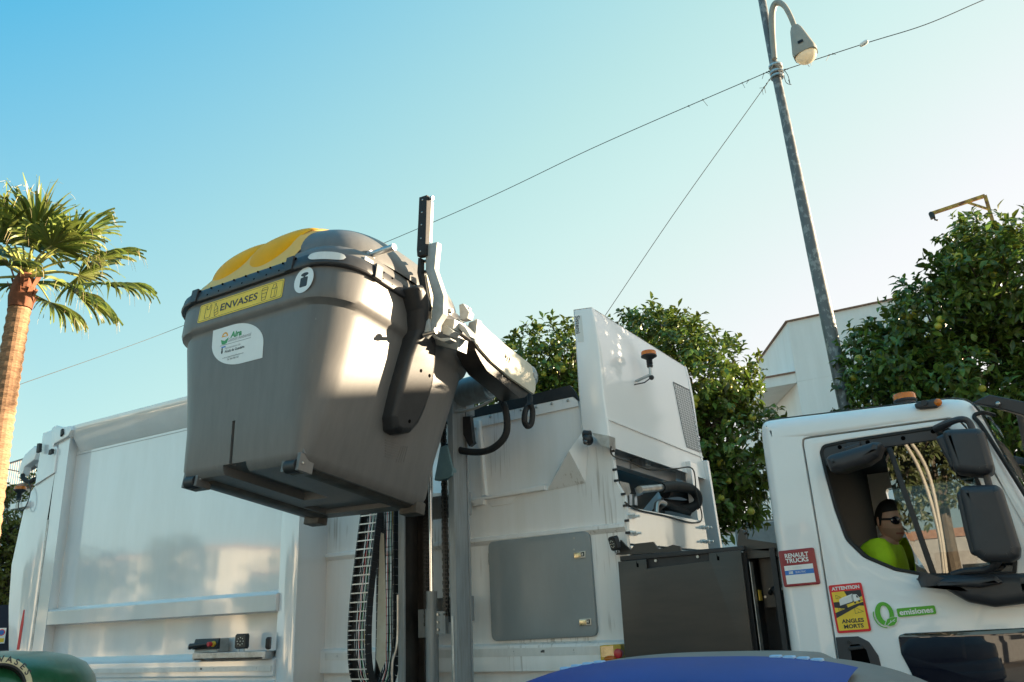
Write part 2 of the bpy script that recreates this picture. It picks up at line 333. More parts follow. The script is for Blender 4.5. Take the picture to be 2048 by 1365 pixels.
    def plate(s, outer, w0, w1, holes=(), bev=0.0, seg=3, hk=1.0):
        """polygon (u,v) with holes, from depth w0 (back) to w1 (front); the front edge is rounded by bev"""
        loops = [list(outer)]+[list(h) for h in holes]
        for i, l in enumerate(loops):
            ar = sum(l[k][0]*l[(k+1) % len(l)][1]-l[(k+1) % len(l)][0]*l[k][1] for k in range(len(l)))
            if (ar > 0) != (i == 0): l.reverse()
        rings = [(w0, 0.0)]
        if bev:
            for k in range(seg+1):
                a = math.pi/2*k/seg; rings.append((w1-bev+bev*math.sin(a), -bev*(1-math.cos(a))))
        else: rings.append((w1, 0.0))
        ringpts = []
        for w, d in rings:
            ringpts.append([(offset_poly(l, d if i == 0 else -d*hk) if d else l, w) for i, l in enumerate(loops)])
        base = len(s.v); tot = sum(len(l) for l in loops); vs = []
        for rp in ringpts:
            for l, w in rp: vs += [(p[0], p[1], w) for p in l]
        fs = []
        for r in range(len(rings)-1):
            o = 0
            for l in loops:
                n = len(l)
                for k in range(n):
                    a = r*tot+o+k; b = r*tot+o+(k+1) % n; fs.append((a, b, b+tot, a+tot))
                o += n
        for last in (False, True):
            rp = ringpts[-1 if last else 0]; off = (len(rings)-1)*tot if last else 0
            tris = tessellate_polygon([[Vector((p[0], p[1], 0)) for p in l] for l, w in rp])
            flat = [p for l, w in rp for p in l]
            for t in tris:
                a, b, c = (flat[i] for i in t)
                ar = (b[0]-a[0])*(c[1]-a[1])-(c[0]-a[0])*(b[1]-a[1])
                t = tuple(t) if (ar > 0) == last else tuple(reversed(t))
                fs.append(tuple(i+off for i in t))
        n0 = len(s.f); s.add(vs, fs); ncap = len([1 for q in fs if len(q) == 3]); s.flat += list(range(len(s.f)-ncap, len(s.f))); return s
    def text(s, txt, size, p=(0, 0), w=0.0, m=None, th=0.0008, fit=None, rot=0.0, bold=0.0, shear=0.0, align='CENTER'):
        if m: s.use(m)
        c = bpy.data.curves.new('lettering', 'FONT'); c.body = txt; c.size = size; c.align_x = align; c.align_y = 'CENTER'
        c.resolution_u = 3; c.offset = bold; c.shear = shear
        o = bpy.data.objects.new('lettering', c); COL.objects.link(o)
        dg = bpy.context.evaluated_depsgraph_get(); me = bpy.data.meshes.new_from_object(o.evaluated_get(dg))
        vs = np.array([v.co[:] for v in me.vertices]); fs = [tuple(q.vertices) for q in me.polygons]
        bpy.data.objects.remove(o); bpy.data.curves.remove(c); bpy.data.meshes.remove(me)
        if len(vs) == 0: return s
        mn = vs.min(0); mx = vs.max(0)
        if fit and mx[0] > mn[0]:
            vs[:, 0] = (vs[:, 0]-(mn[0]+mx[0])/2)*fit[0]/(mx[0]-mn[0]); vs[:, 1] = (vs[:, 1]-(mn[1]+mx[1])/2)*fit[1]/(mx[1]-mn[1])
        ca, sa = math.cos(rot), math.sin(rot)
        pts = [(p[0]+x*ca-y*sa, p[1]+x*sa+y*ca, w+th) for x, y, z in vs]
        return s.add(pts, fs)
    def build(s, name, parent=None, bevel=0.0, angle=35, label=None, bseg=2, smooth=True):
        me = bpy.data.meshes.new(name); me.from_pydata(s.v, [], s.f)
        for m in s.mats: me.materials.append(m)
        me.polygons.foreach_set('material_index', s.mi)
        if smooth:
            sm = np.ones(len(s.f), dtype=bool); sm[s.flat] = False
            for i, q in enumerate(s.f):
                if len(q) > 4: sm[i] = False
            me.polygons.foreach_set('use_smooth', sm); me.set_sharp_from_angle(angle=rad(angle))
        me.update()
        o = bpy.data.objects.new(name, me); COL.objects.link(o)
        if parent is not None: child(o, parent)
        if bevel:
            b = o.modifiers.new('rounded_edges', 'BEVEL'); b.width = bevel; b.segments = bseg; b.limit_method = 'ANGLE'; b.angle_limit = rad(40); b.harden_normals = False
        if label: o['label'] = label
        return o
WM = {}
def wm(o): return WM.get(o.name, Matrix())
def child(o, parent):
    o.parent = parent; o.matrix_parent_inverse = wm(parent).inverted()
def empty(name, loc, rz=0.0):
    o = bpy.data.objects.new(name, None); COL.objects.link(o); o.location = loc; o.rotation_euler = (0, 0, rz); o.empty_display_size = 0.3
    WM[o.name] = Matrix.Translation(Vector(loc)) @ Matrix.Rotation(rz, 4, 'Z'); return o
def tag(o, label=None, cat=None, group=None, kind=None):
    if label: o['label'] = label
    if cat: o['category'] = cat
    if group: o['group'] = group
    if kind: o['kind'] = kind
    return o
def bez(p0, p1, p2, p3, n=12):
    p0, p1, p2, p3 = (Vector(p) for p in (p0, p1, p2, p3))
    return [(1-t)**3*p0+3*t*(1-t)**2*p1+3*t*t*(1-t)*p2+t**3*p3 for t in (k/n for k in range(n+1))]
def smooth_path(pts, n=6):
    pts = [Vector(p) for p in pts]; out = []
    for i in range(len(pts)-1):
        a = pts[max(i-1, 0)]; b = pts[i]; c = pts[i+1]; d = pts[min(i+2, len(pts)-1)]
        for k in range(n):
            t = k/n; out.append(0.5*((2*b)+(c-a)*t+(2*a-5*b+4*c-d)*t*t+(3*b-3*c+d-a)*t**3))
    out.append(pts[-1]); return out
# ------------------------------------------------------------------ ground
g = MB(EARTH).box(-400, 400, -400, 400, -0.5, -0.004).build('ground', smooth=False); tag(g, kind='structure')
g = MB(ASPH).box(-90, 90, 2.9, 8.0, -0.3, 0.0).build('road', smooth=False); tag(g, kind='structure')
m = MB(PAVE).box(-90, 90, -7.0, 2.75, -0.3, 0.13); m.use(CONC).box(-90, 90, 2.753, 2.9, -0.3, 0.135)
g = m.build('near_pavement', smooth=False); tag(g, kind='structure')
m = MB(PAVE).box(-90, 90, 8.15, 14.0, -0.3, 0.13); m.use(CONC).box(-90, 90, 8.0, 8.147, -0.3, 0.135)
g = m.build('far_pavement', smooth=False); tag(g, kind='structure')
m = MB(LINEP)
for k in range(-20, 20): m.box(k*4.0, k*4.0+1.8, 7.75, 7.85, 0.0, 0.004)
g = m.build('road_markings', smooth=False); tag(g, kind='structure')

# ------------------------------------------------------------------ the refuse truck
TR = empty('refuse_truck', (-4.3, 6.2, 0))
tag(TR, 'white side-loading refuse truck lifting the grey bin beside its cab', 'truck')
YO, YP, YH, YC = 4.95, 5.08, 5.28, 5.0       # outer posts, recessed rear panel, hopper wall, cab side

# ---- rear body
X0 = onY(97, 1040, YO).x; X1 = onY(119, 1040, YO).x; X2 = onY(137, 1040, YP).x
XR = onY(590, 1260, YO).x; XR0 = onY(545, 1260, YO).x; XR1 = onY(565, 1260, YO).x
ZT = onY(250, 824.5, YO).z; ZR = onY(250, 837, YO).z; ZS = onY(250, 884, YP).z
ZB1 = onY(300, 1206.5, YO).z; ZB2 = onY(300, 1237.5, YO).z
m = MB(PAINT)
m.box(X0+0.02, XR-0.02, YP, 7.35, 0.95, ZT-0.02)
def prismX(m, prof, xa, xb):      # profile of (Y,Z) points swept along X
    n = len(prof)
    m.add([(xa, y, z) for y, z in prof]+[(xb, y, z) for y, z in prof], [tuple(range(n)), tuple(range(2*n-1, n-1, -1))]+[(i, i+n, (i+1) % n+n, (i+1) % n) for i in range(n)])
def prismZ(m, plan, za, zb):
    n = len(plan)
    m.add([(x, y, za) for x, y in plan]+[(x, y, zb) for x, y in plan], [tuple(range(n-1, -1, -1)), tuple(range(n, 2*n))]+[(i, (i+1) % n, (i+1) % n+n, i+n) for i in range(n)])
prismX(m, [(YO, ZR), (YO, ZT), (7.4, ZT), (7.4, ZT-0.06), (YP+0.04, ZT-0.06), (YP+0.04, ZS), (YP-0.004, ZS)], X1, XR)
ZP = ZT-0.10
prismZ(m, [(X0, 5.2), (X0, YO+0.001), (X1, YO+0.001), (X2, YP-0.003), (X2, 5.2)], 0.95, ZP)
prismZ(m, [(XR0, 5.25), (XR0, YO+0.045), (XR1, YO+0.002), (XR, YO+0.002), (XR, 5.42), (XR-0.1, 5.42)], 0.95, ZT-0.002)
prismX(m, [(YP+0.02, ZB1+0.035), (YO+0.012, ZB1), (YO+0.004, ZB1-0.006), (YO+0.004, ZB2), (YP+0.02, ZB2-0.012)], X1-0.05, XR0+0.02)
za, zb, zc, zd = (onY(440, y, YO).z for y in (1320, 1330.5, 1345, 1356.5))
prismX(m, [(YP+0.02, za+0.05), (YP-0.02, za+0.045), (YO+0.03, za), (YO+0.01, za-0.012), (YO+0.01, zd+0.012), (YO+0.035, zd), (YO+0.035, zd-0.02), (YO+0.01, zd-0.035), (YO+0.01, 0.98), (YP+0.02, 0.98)], X2-0.06, XR0+0.015)
m.use(MATS['stained_white_paint'])
p0 = onY(165, 908.6, YP); p1 = onY(590, 811, YP)
m.use(GINK); m.bar((X2, YP-0.001, p0.z), (XR0, YP-0.001, p0.z), 0.004, 0.005)
body = m.build('rear_body', TR, bevel=0.008)
m = MB(SILV); m.box(onY(175, 1340, YO).x, XR0-0.002, YO-0.001, YO+0.02, zc+0.004, zb-0.012)
m.at(frameY(YO-0.0025))
for xx in (392, 428, 513):
    q = onY(xx, 1338, YO); m.text('4', 0.02, (q.x, (zb+zc)/2), 0, GINK); m.text('R-104', 0.006, (q.x, (zb+zc)/2-0.012), 0, GINK)
q = onY(356, 1338, YO); m.text('iIIII', 0.02, (onY(393, 1338, YO).x+0.06, (zb+zc)/2), 0, INK, bold=0.001)
m.build('reflective_tape', body)
# work shelf with control box and two lamps
m = MB(GALV); s0 = onY(386, 1306, 4.9); s1 = onY(541, 1303, 4.9); zs = (s0.z+s1.z)/2
m.box(s0.x, XR0-0.01, 4.90, YP, zs-0.006, zs); m.box(s0.x, XR0-0.01, 4.896, 4.902, zs-0.045, zs)
m.box(s0.x, s0.x+0.02, 4.902, 5.0, za+0.0, zs-0.006); m.box(XR0-0.05, XR0-0.02, 4.902, 5.0, za, zs-0.006)
m.build('lamp_shelf', body, bevel=0.002)
cb = onY(412, 1305, 4.93); bx0 = onY(386, 1300, 4.92).x; bx1 = onY(432, 1300, 4.92).x; cz = zs+0.002
m = MB(LIGHTP)
def wedge(m, xa, xb, ya, yb, yc, z0, z1):  # sloping front box
    m.add([(xa, ya, z0), (xb, ya, z0), (xb, yc, z0), (xa, yc, z0), (xa, yb, z1), (xb, yb, z1), (xb, yc, z1), (xa, yc, z1)], [(0, 3, 2, 1), (4, 5, 6, 7), (0, 1, 5, 4), (1, 2, 6, 5), (2, 3, 7, 6), (3, 0, 4, 7)])
wedge(m, bx0, bx1, 4.93, 4.955, 5.05, cz, cz+0.105)
m.use(BLACK); wedge(m, bx0-0.008, bx1+0.005, 4.915, 4.942, 4.955, cz+0.025, cz+0.108)
yz = 4.905; zc2 = cz+0.062
m.tube([(bx0-0.01, yz-0.01, zc2-0.012), (bx0+0.05, yz-0.01, zc2-0.006), (bx1-0.07, yz-0.005, zc2+0.004)], [0.024, 0.02, 0.016], 12)
m.use(GALV); m.cyl((bx0-0.013, yz-0.012, zc2-0.012), (bx0-0.005, yz-0.01, zc2-0.012), 0.026)
m.use(YBOX); m.cyl((bx1-0.035, 4.93, zc2+0.005), (bx1-0.035, 4.905, zc2), 0.022)
m.use(RED); m.cyl((bx1-0.045, 4.91, zc2+0.004), (bx1-0.05, 4.875, zc2), 0.018, 0.02)
m.build('control_box', body, bevel=0.003)
def work_light(name, c, facing, size, parent, leds=9, flip=1):
    z = Vector(facing).normalized(); x = Vector((0, 0, 1)).cross(z).normalized(); y = z.cross(x)
    M = Matrix(((x.x, y.x, z.x, c[0]), (x.y, y.y, z.y, c[1]), (x.z, y.z, z.z, c[2]), (0, 0, 0, 1)))
    m = MB(BLACK).at(M); h = size/2
    m.plate(round_poly([(-h, -h), (h, -h), (h, h), (-h, h)], size*0.16), -size*0.38, 0, bev=0.004)
    for k in range(5): m.box(-h*0.9, h*0.9, -h-0.004, h+0.004, -size*0.36+k*size*0.06, -size*0.34+k*size*0.06)
    m.use(SATIN).plate(round_poly([(-h*.82, -h*.82), (h*.82, -h*.82), (h*.82, h*.82), (-h*.82, h*.82)], size*.1), 0, 0.003)
    m.use(LEDG)
    pts = [(0, 0)]+[(0.52*h*math.cos(a*2*math.pi/(leds-1)), 0.52*h*math.sin(a*2*math.pi/(leds-1))) for a in range(leds-1)]
    for px_, py_ in pts: m.ball((px_, py_, 0.004), (size*.045, size*.045, 0.004), 8, 6)
    m.use(GALV); 
    for sx in (-1, 1): m.box(sx*h*.5-0.006, sx*h*.5+0.006, -h-size*.24, -h+0.01, -size*.22, -size*.16)
    m.box(-h*.5, h*.5, -h-size*.26, -h-size*.22, -size*.24, -size*.14)
    return m.build(name, parent)
q = onY(481, 1283, 4.93); work_light('work_light', (q.x, 4.93, q.z), (0.25, -1, 0.02), 0.108, body)
q = onY(531, 1287, 4.93); work_light('work_light', (q.x, 4.94, q.z), (-0.9, -0.75, 0.02), 0.085, body)

# ---- tailgate
m = MB(PAINT).at(frameY(YO+0.004))
tg = SY(YO, [(84, 866), (107, 858), (109, 885), (117, 905), (113, 945), (94, 1040), (79, 1160), (60, 1298), (50, 1365), (17, 1365), (15, 1290), (15, 1215), (21, 1130), (36, 1062), (46, 1018), (58, 985), (68, 972), (73, 935), (79, 900)])
m.plate(tg, -2.35, 0, bev=0.02)
hp = SY(YO, [(112, 862), (118, 852), (131, 856), (146, 853), (148, 861), (141, 874), (124, 883), (113, 889)])
m.plate(hp, -0.05, 0.035, bev=0.006)
fl = SY(YO, [(104, 897), (114, 893), (117, 897), (111, 946), (70, 972), (69, 970), (108, 945), (113, 901), (105, 901)])
m.plate(fl, 0.0, 0.018, bev=0.003)
m.plate(SY(YO, [(106, 858), (112, 853), (112, 885), (109, 897), (106, 893)]), 0, 0.02, bev=0.004)
gate = m.build('tailgate', TR)
for pg in ([(130, 862), (133, 859), (134, 869), (129, 875)], [(83, 889), (88, 888), (87, 905), (81, 907)], [(107, 902), (112, 899), (112, 908), (105, 911)]): m = MB(BLACK).at(frameY(YO-0.02)); m.plate(SY(YO, pg), 0, 0.03, bev=0.002); m.build('rubber_stop', gate)
m = MB(VOID).at(frameY(YO+0.003)); m.plate(SY(YO, [(118, 893), (121, 890), (97, 1040), (64, 1298), (62, 1365), (58, 1365), (62, 1298), (94, 1040)]), -0.02, 0.001)  # black sheet painted in for the shade of the gap along the tailgate
m.use(GALV).plate(SY(YO, [(96, 1040), (98, 1040), (64, 1298), (62, 1298)]), 0, 0.008)
m.build('tailgate_gap', gate)
# hydraulic ram behind the tailgate arm
m = MB(PAINT).at(frameY(YO+0.12))
m.plate(SY(YO+.12, [(80, 899), (74, 893), (55, 910), (46, 928), (43, 945), (48, 952), (52, 944), (54, 935), (74, 920)]), -0.05, 0.03, bev=0.008)
m.at(Matrix()); 
m.use(GALV); a = onY(52, 938, YO+.2); b = onY(76, 926, YO+.2); m.cyl(a, b, 0.05)
m.use(RUBBER); m.tube(smooth_path([onY(45, 950, YO+.1), onY(49, 960, YO+.1), onY(60, 964, YO+.1), onY(70, 958, YO+.1)]), 0.024, 8)
m.build('hydraulic_ram', gate)
def beacon(name, base, r, parent, stem=0.0, stemdir=(0, 0, 1)):
    m = MB(BLACK); b = Vector(base); t = b+Vector(stemdir).normalized()*stem
    if stem:
        pr = [(r*.35, 0), (r*.42, 0.01)]
        for k in range(6): pr += [(r*.36, 0.02+k*0.012), (r*.44, 0.026+k*0.012)]
        pr += [(r*.34, stem*.72), (r*.55, stem*.8), (r*.95, stem)]
        m.lathe(pr, 16, b, stemdir)
    m.lathe([(r*1.03, 0), (r*1.06, r*.12), (r*1.0, r*.2)], 24, t)
    m.use(AMBER).lathe([(r, r*.2), (r*1.0, r*.62), (r*.93, r*.74), (r*.6, r*.8), (0.001, r*.81)], 24, t)
    return m.build(name, parent)
bq = onY(37, 1001, YO+.06); tq = onY(40, 982, YO+.06)
beacon('beacon', bq, 0.062, gate, (tq-bq).length)
m = MB(PAINT); a = onY(25, 1020, YO); b = onY(60, 1003, YO); m.box(a.x, b.x, YO-0.03, YO+.1, a.z, b.z)
m.use(GALV).cyl((a.x+.14, YO-.032, (a.z+b.z)/2), (a.x+.14, YO-.028, (a.z+b.z)/2), 0.035)
m.use(WIRE); m.tube(smooth_path([onY(39, 998, YO-.04), onY(37, 1016, YO-.05), onY(46, 1021, YO-.05), onY(56, 1003, YO-.04), onY(61, 980, YO-.02), onY(57, 966, YO)]), 0.006, 6)
m.build('beacon_bracket', gate, bevel=0.006)
m = MB(SRED).at(frameY(YO+.003)); m.plate(SY(YO, [(47, 1220), (49, 1220), (46, 1250), (38, 1300), (33, 1300), (41, 1250)]), 0, 0.003); m.build('red_marker_strip', gate)

# ---- hopper
XH = onY(1252, 1050, YH).x
XL = XR-0.02
m = MB(DIRTY).at(frameY(YH))
wall = SY(YH, [(646, 1372), (646, 1000), (905, 985), (932, 1004), (1095, 972), (1160, 958), (1168, 895), (1222, 893), (1232, 965), (1249, 992), (1253, 1050), (1262, 1372)])
m.plate(wall, -0.045, 0)
up = SY(YH+.05, [(880, 1040), (890, 850), (942, 836), (1147, 793), (1157, 803), (1172, 900), (1172, 1000), (1095, 1010), (930, 1040)])
m.at(frameY(YH+.05)).plate(up, -0.04, 0)
m.at(frameY(YH+.046)).plate(SY(YH+.05, [(943, 837), (1146, 794), (1157, 803), (1159, 813), (945, 858)]), 0, 0.008)
m.plate(SY(YH+.05, [(957, 842), (964, 841), (977, 992), (968, 994)]), 0, 0.035, bev=0.01)
zc3 = onY(933, 1085.6, YH).z; m.at(Matrix())
prismX(m, [(YH+.01, zc3+.03), (YH-.022, zc3+.02), (YH-.026, zc3-.005), (YH-.001, zc3-.035)], XL, XH-.002)
m.at(frameY(YH)); m.plate(SY(YH, [(930, 1003), (1093, 970), (1093, 981), (972, 1000), (971, 1010), (951, 1014), (948, 1006), (930, 1010)]), 0, 0.03, bev=0.006)
m.plate(SY(YH, [(976, 1004), (1036, 992), (1024, 1008), (984, 1014)]), -0.02, 0.006, bev=0.003)
m.at(Matrix())
A = onY(1138, 902, YH-.13); B = onY(1094, 982, YH-.004); Cc = onY(1171, 966, YH-.004); T = onY(1163, 868, YH-.03); Dd = onY(1176, 900, YH-.004); Bk = onY(1120, 930, YH+.05)
m.add([A, B, Cc, Dd, T, Bk], [(0, 1, 2), (0, 2, 3), (0, 3, 4), (0, 4, 5), (0, 5, 1), (1, 5, 4, 3, 2)])
zr1, zr2, zr3 = onY(1070, 1293, YH).z, onY(1070, 1313, YH).z, onY(1070, 1342, YH).z
prismX(m, [(YH+.01, zr1+.03), (YH-.04, zr1+.012), (YH-.045, zr1), (YH-.045, zr3), (YH+.01, zr3)], XL, XH-.01)
m.use(PAINT)
m.box(XL, XH-.05, YH+.05, 5.36, 0.95, zr3+.02); m.box(XL, -2.85, 5.40, 7.2, 0.95, 2.55)
m.box(XL, -2.9, 7.16, 7.24, 0.95, 3.3); m.box(XL-.06, XL-.01, YH+.05, 7.2, 0.95, 3.3)
hop = m.build('hopper', TR)
m = MB(SILV); m.box(onY(650, 1305, YH-.046).x, onY(1242, 1300, YH-.046).x, YH-.0475, YH-.04, zr2+.004, zr1-.008)
m.at(frameY(YH-.049)); zz = (zr1+zr2)/2
for xx in (1027, 1147): q = onY(xx, 1302, YH-.05); m.text('4', 0.02, (q.x, zz+.003), 0, GINK); m.text('R-104', 0.007, (q.x, zz-.013), 0, GINK)
q = onY(1085, 1300, YH-.05); m.text('sIIII', 0.022, (q.x, zz), 0, INK, bold=.001)
q = onY(673, 1316, YH-.05); m.text('- 33', 0.02, (q.x, zz), 0, GINK)
m.build('reflective_tape', hop)
m = MB(RUBBER).at(frameY(YH+.04)); m.plate(SY(YH+.04, [(880, 838), (915, 827), (1139, 771), (1149, 783), (1158, 803), (1147, 794), (944, 837), (880, 852)]), -0.03, 0.004)
m.use(STEEL)
for x, y in ((982, 834), (1012, 828), (1043, 821), (1074, 815), (1105, 808), (1137, 802)):
    q = onY(x, y, YH+.04); m.ball((q.x, q.z, 0.012), (0.011, 0.011, 0.008), 8, 6)
m.build('rubber_flap', hop)
m = MB(GREYP).at(frameY(YH-.001))
dr = round_poly(SY(YH, [(980, 1084.5), (1181, 1062), (1198, 1273), (987.5, 1283)]), 0.05, 6)
m.plate(dr, 0, 0.028, bev=0.007)
for x, y in ((1152, 1077), (1152, 1100)):
    q = onY(x, y, YH); m.use(STEEL).cyl((q.x, q.z, .026), (q.x, q.z, .032), 0.006, n=8)
hatch = m.build('hatch_door', hop)
for x, y, mm in ((1160, 1111.5, BRASS), (1171, 1246, BRASS)):
    q = onY(x, y, YH-.03); m = MB(STEEL).at(frameY(YH-.03) @ Matrix.Translation((q.x, q.z, 0)))
    m.plate(round_poly([(-.045, -.02), (.045, -.016), (.045, .028), (-.045, .024)], .004), 0, 0.006, bev=.001)
    m.use(mm).plate([(-.04, -.016), (.008, -.013), (.008, .02), (-.04, .017)], .006, 0.012, bev=.002)
    m.use(VOID).plate([(.013, -.008), (.036, -.006), (.036, .021), (.013, .019)], .006, .0068)
    m.use(STEEL).plate([(.018, -.004), (.03, -.003), (.03, .014), (.018, .013)], .0068, .011, bev=.001); m.build('latch', hatch)
for y0, y1 in ((1107, 1130), (1240, 1264)):
    m = MB(STEEL); a = onY(978.5 if y0 < 1200 else 984, y0, YH-.015); b = onY(979.5 if y0 < 1200 else 985.5, y1, YH-.015)
    m.cyl(a, (a+b)/2, .008, n=10); m.cyl((a+b)/2+(b-a)*.02, b, .0095, n=10); m.build('hinge', hatch)
# yellow call box with red button
m = MB(YBOX).at(frameY(YH-.046)); m.plate(round_poly(SY(YH-.046, [(1206, 1291), (1248, 1288), (1252, 1330), (1209, 1333)]), .006), 0, .05, bev=.004)
m.use(BRASS).plate(SY(YH-.046, [(1208, 1293), (1233, 1291), (1235, 1313), (1210, 1314)]), .05, .052)
q = onY(1240, 1307, YH-.1); m.use(RED); m.cyl((q.x, q.z, .05), (q.x, q.z, .085), .026, .030); m.ball((q.x, q.z, .085), (.03, .03, .008))
q = onY(1221, 1318, YH-.1); m.use(AMBER).ball((q.x, q.z, .055), (.045, .02, .02))
m.build('emergency_call_box', hop)

# ---- white front cover of the hopper ("shield") with beacon and grille
XS = onY(1183, 615, YH).x
side = SY(YH, [(1147, 620), (1183, 615), (1190, 645), (1197, 690), (1207, 790), (1214, 838), (1222, 894), (1168, 899), (1158, 790)])
m = MB(COVERP).at(frameY(YH)); m.plate(side, -0.06, 0.0, bev=.012)
edge = SY(YH, [(1183, 615), (1190, 645), (1197, 690), (1207, 790), (1214, 838), (1218, 865), (1222, 894)])
m.at(Matrix()); YF = 7.26; n = len(edge); vs = []
NY = 24
for k in range(NY+1):
    y = YH+.012+(YF-YH)*k/NY
    for x, z in edge: vs.append((x-.004, y, z))
m.add(vs, [(k*n+i, k*n+i+1, (k+1)*n+i+1, (k+1)*n+i) for k in range(NY) for i in range(n-1)])
m.solid([(x, YF, z) for x, z in side], (0, -.05, 0))
m.quad(*[(side[i][0], y, side[i][1]) for i, y in ((0, YH), (0, YF), (1, YF), (1, YH))])
m.quad(*[(side[i][0], y, side[i][1]) for i, y in ((0, YH), (8, YH), (8, YF), (0, YF))]); m.quad(*[(side[i][0], y, side[i][1]) for i, y in ((8, YH), (7, YH), (7, YF), (8, YF))])
cx0, cz0 = edge[4]; cx1, cz1 = edge[6]
m.box(cx0-.01, cx0+.006, YH+.02, YF, cz0-.006, cz0+.006)
cover = m.build('front_cover', TR, angle=50)
m = MB(SILV).at(frameY(YH-.0005)); m.plate(SY(YH, [(1150, 633), (1163, 631), (1168, 684), (1156, 685)]), 0, .002)
q = onY(1155.5, 650, YH); m.text('Sistemi', .05, (q.x, q.z), .002, INK, rot=rad(-92), bold=.001); m.build('side_sticker', cover)
PUNCH = mat('punched_grille_hole', (0.17, 0.18, 0.185), 0.7)
# grille of punched holes
gq = [onX(*p, XS+.06) for p in ((1353, 763), (1386, 779), (1405, 905), (1376, 894))]
m = MB(PUNCH)
def bil(q, u, v): return (q[0]*(1-u)+q[1]*u)*(1-v)+(q[3]*(1-u)+q[2]*u)*v
def cover_x(z):
    for (xa, za_), (xb, zb_) in zip(edge, edge[1:]):
        if zb_ <= z <= za_: return xa+(xb-xa)*(za_-z)/(za_-zb_)
    return edge[-1][0]
for j in range(26):
    for i in range(9):
        c = bil(gq, (i+.5+(.25 if j % 2 else -.25))/9.3, (j+.5)/26); x = cover_x(c.z)
        t = (c.y, c.z); hw, hh = .016, .011
        m.add([(x+.0015, t[0]-hw, t[1]+hh*.4), (x+.0015, t[0], t[1]-hh), (x+.0015, t[0]+hw, t[1]-hh*.4), (x+.0015, t[0], t[1]+hh)], [(0, 1, 2, 3)])
m.build('grille', cover, smooth=False)
m = MB(GINK)
gl = [gq[0], gq[1], gq[2], gq[3], gq[0]]
for a, b in zip(gl, gl[1:]):
    for k in range(6):
        p = a+(b-a)*(k/6); q = a+(b-a)*((k+1)/6); m.bar((cover_x(p.z), p.y, p.z), (cover_x(q.z), q.y, q.z), .005, .004)
m.build('grille_border', cover)
bb = onX(1300, 735, XS+.16); bt = onX(1300, 716, XS+.16)
bk = beacon('beacon', bb, 0.060, cover, (bt-bb).length)
m = MB(GALV); wq = cover_x(bb.z-.04)
m.cyl(bb, bb-Vector((0, 0, .07)), .012); m.bar(bb-Vector((.0, 0, .06)), (wq, bb.y, bb.z-.09), .035, .012)
m.use(BLACK).ball(bb-Vector((-.004, 0, .085)), .02); m.tube([bb-Vector((0, 0, .085)), (bb.x-.05, bb.y-.02, bb.z-.12), (wq, bb.y-.05, bb.z-.13)], .005, 6)
m.build('beacon_bracket', cover)
# small camera under the cover
m = MB(GALV); a = onY(1183, 866, YH-.06); b = onY(1219, 890, YH-.06)
m.solid([onY(x, y, YH-.10) for x, y in ((1184, 866), (1218, 872), (1219, 897), (1200, 889))], (0, .1, 0))
m.use(BLACK); m.ball(onY(1176, 880, YH-.09), (.035, .05, .04)); m.cyl(onY(1168, 869, YH-.09), onY(1180, 870, YH-.09), .03); m.use(GLZ).ball(onY(1171, 885, YH-.13), .018)
m.build('camera_pod', cover)

# ---- open front frame between hopper and cab
m = MB(PAINT)
XF = XH
def fx(x, y, X=None): return onX(x, y, XF if X is None else X)
cp = [fx(*p) for p in ((1250, 1013), (1410, 1043), (1418, 1102), (1260, 1088))]
m.solid(cp, (-.10, 0, 0))
m.solid([fx(*p, XF-.001) for p in ((1260, 1091), (1418, 1105), (1419, 1112), (1262, 1098))], (-.16, 0, 0))
bm2 = [fx(*p, XF-.22) for p in ((1222, 907), (1352, 945), (1352, 968), (1226, 928))]; m.solid(bm2, (-.08, 0, 0))
m.solid([fx(*p, XF-.18) for p in ((1295, 893), (1301, 895), (1301, 932), (1295, 930))], (-.06, 0, 0)); m.use(GALV).solid([fx(*p, XF-.2) for p in ((1264, 918), (1297, 917), (1297, 934), (1264, 938))], (-.03, 0, 0))
m.use(PAINT)
m.solid([fx(*p, XF-.03) for p in ((1380, 922), (1392, 927), (1418, 1100), (1404, 1096))], (-.06, 0, 0))
m.at(frameY(YF-.03)).plate([(XF-.02, 1.0), (XF, 2.15), (XF-.03, 2.9), (-2.9, 2.9), (-2.9, 1.0)], -.05, 0)
m.at(Matrix()).use(SATIN); m.box(-2.84, -2.80, YH+.06, YF-.08, 1.9, 2.9); m.use(PAINT).bar(fx(1290, 1035, XF-.25), fx(1345, 968, XF-.25), .09, .06)
frm = m.build('front_frame', TR, bevel=.004)
for x, y in ((1256, 1031), (1265, 1034), (1258, 1066), (1268, 1068), (1404, 1055), (1411, 1056), (1406, 1083), (1414, 1084)):
    q = fx(x, y); m = MB(SILV); m.cyl(q, q+Vector((.022, 0, 0)), .016, n=6); m.cyl(q+Vector((.022, 0, 0)), q+Vector((.055, 0, 0)), .009, n=10); m.build('frame_bolt', frm)
for x, y in ((1224, 903), (1229, 940), (1232, 962), (1246, 989), (1250, 1012), (1253, 1042), (1255, 1066)):
    q = onY(x, y, YH-.002); m = MB(BLACK); m.box(q.x-.012, q.x+.02, YH-.012, YH+.0, q.z-.008, q.z+.008); m.build('cable_clip', frm)
m = MB(GALV); m.cyl(fx(1278, 980, XF-.08), fx(1325, 975, XF-.08), .028); m.cyl(fx(1272, 985, XF-.12), fx(1283, 981, XF-.08), .034, n=6)
m.use(RUBBER); m.tube(smooth_path([fx(1322, 976, XF-.08), fx(1350, 973, XF-.06), fx(1380, 978, XF-.04), fx(1394, 992, XF-.02), fx(1392, 1010, XF-.04), fx(1370, 1018, XF-.12), fx(1340, 1012, XF-.22)], 8), .042, 12)
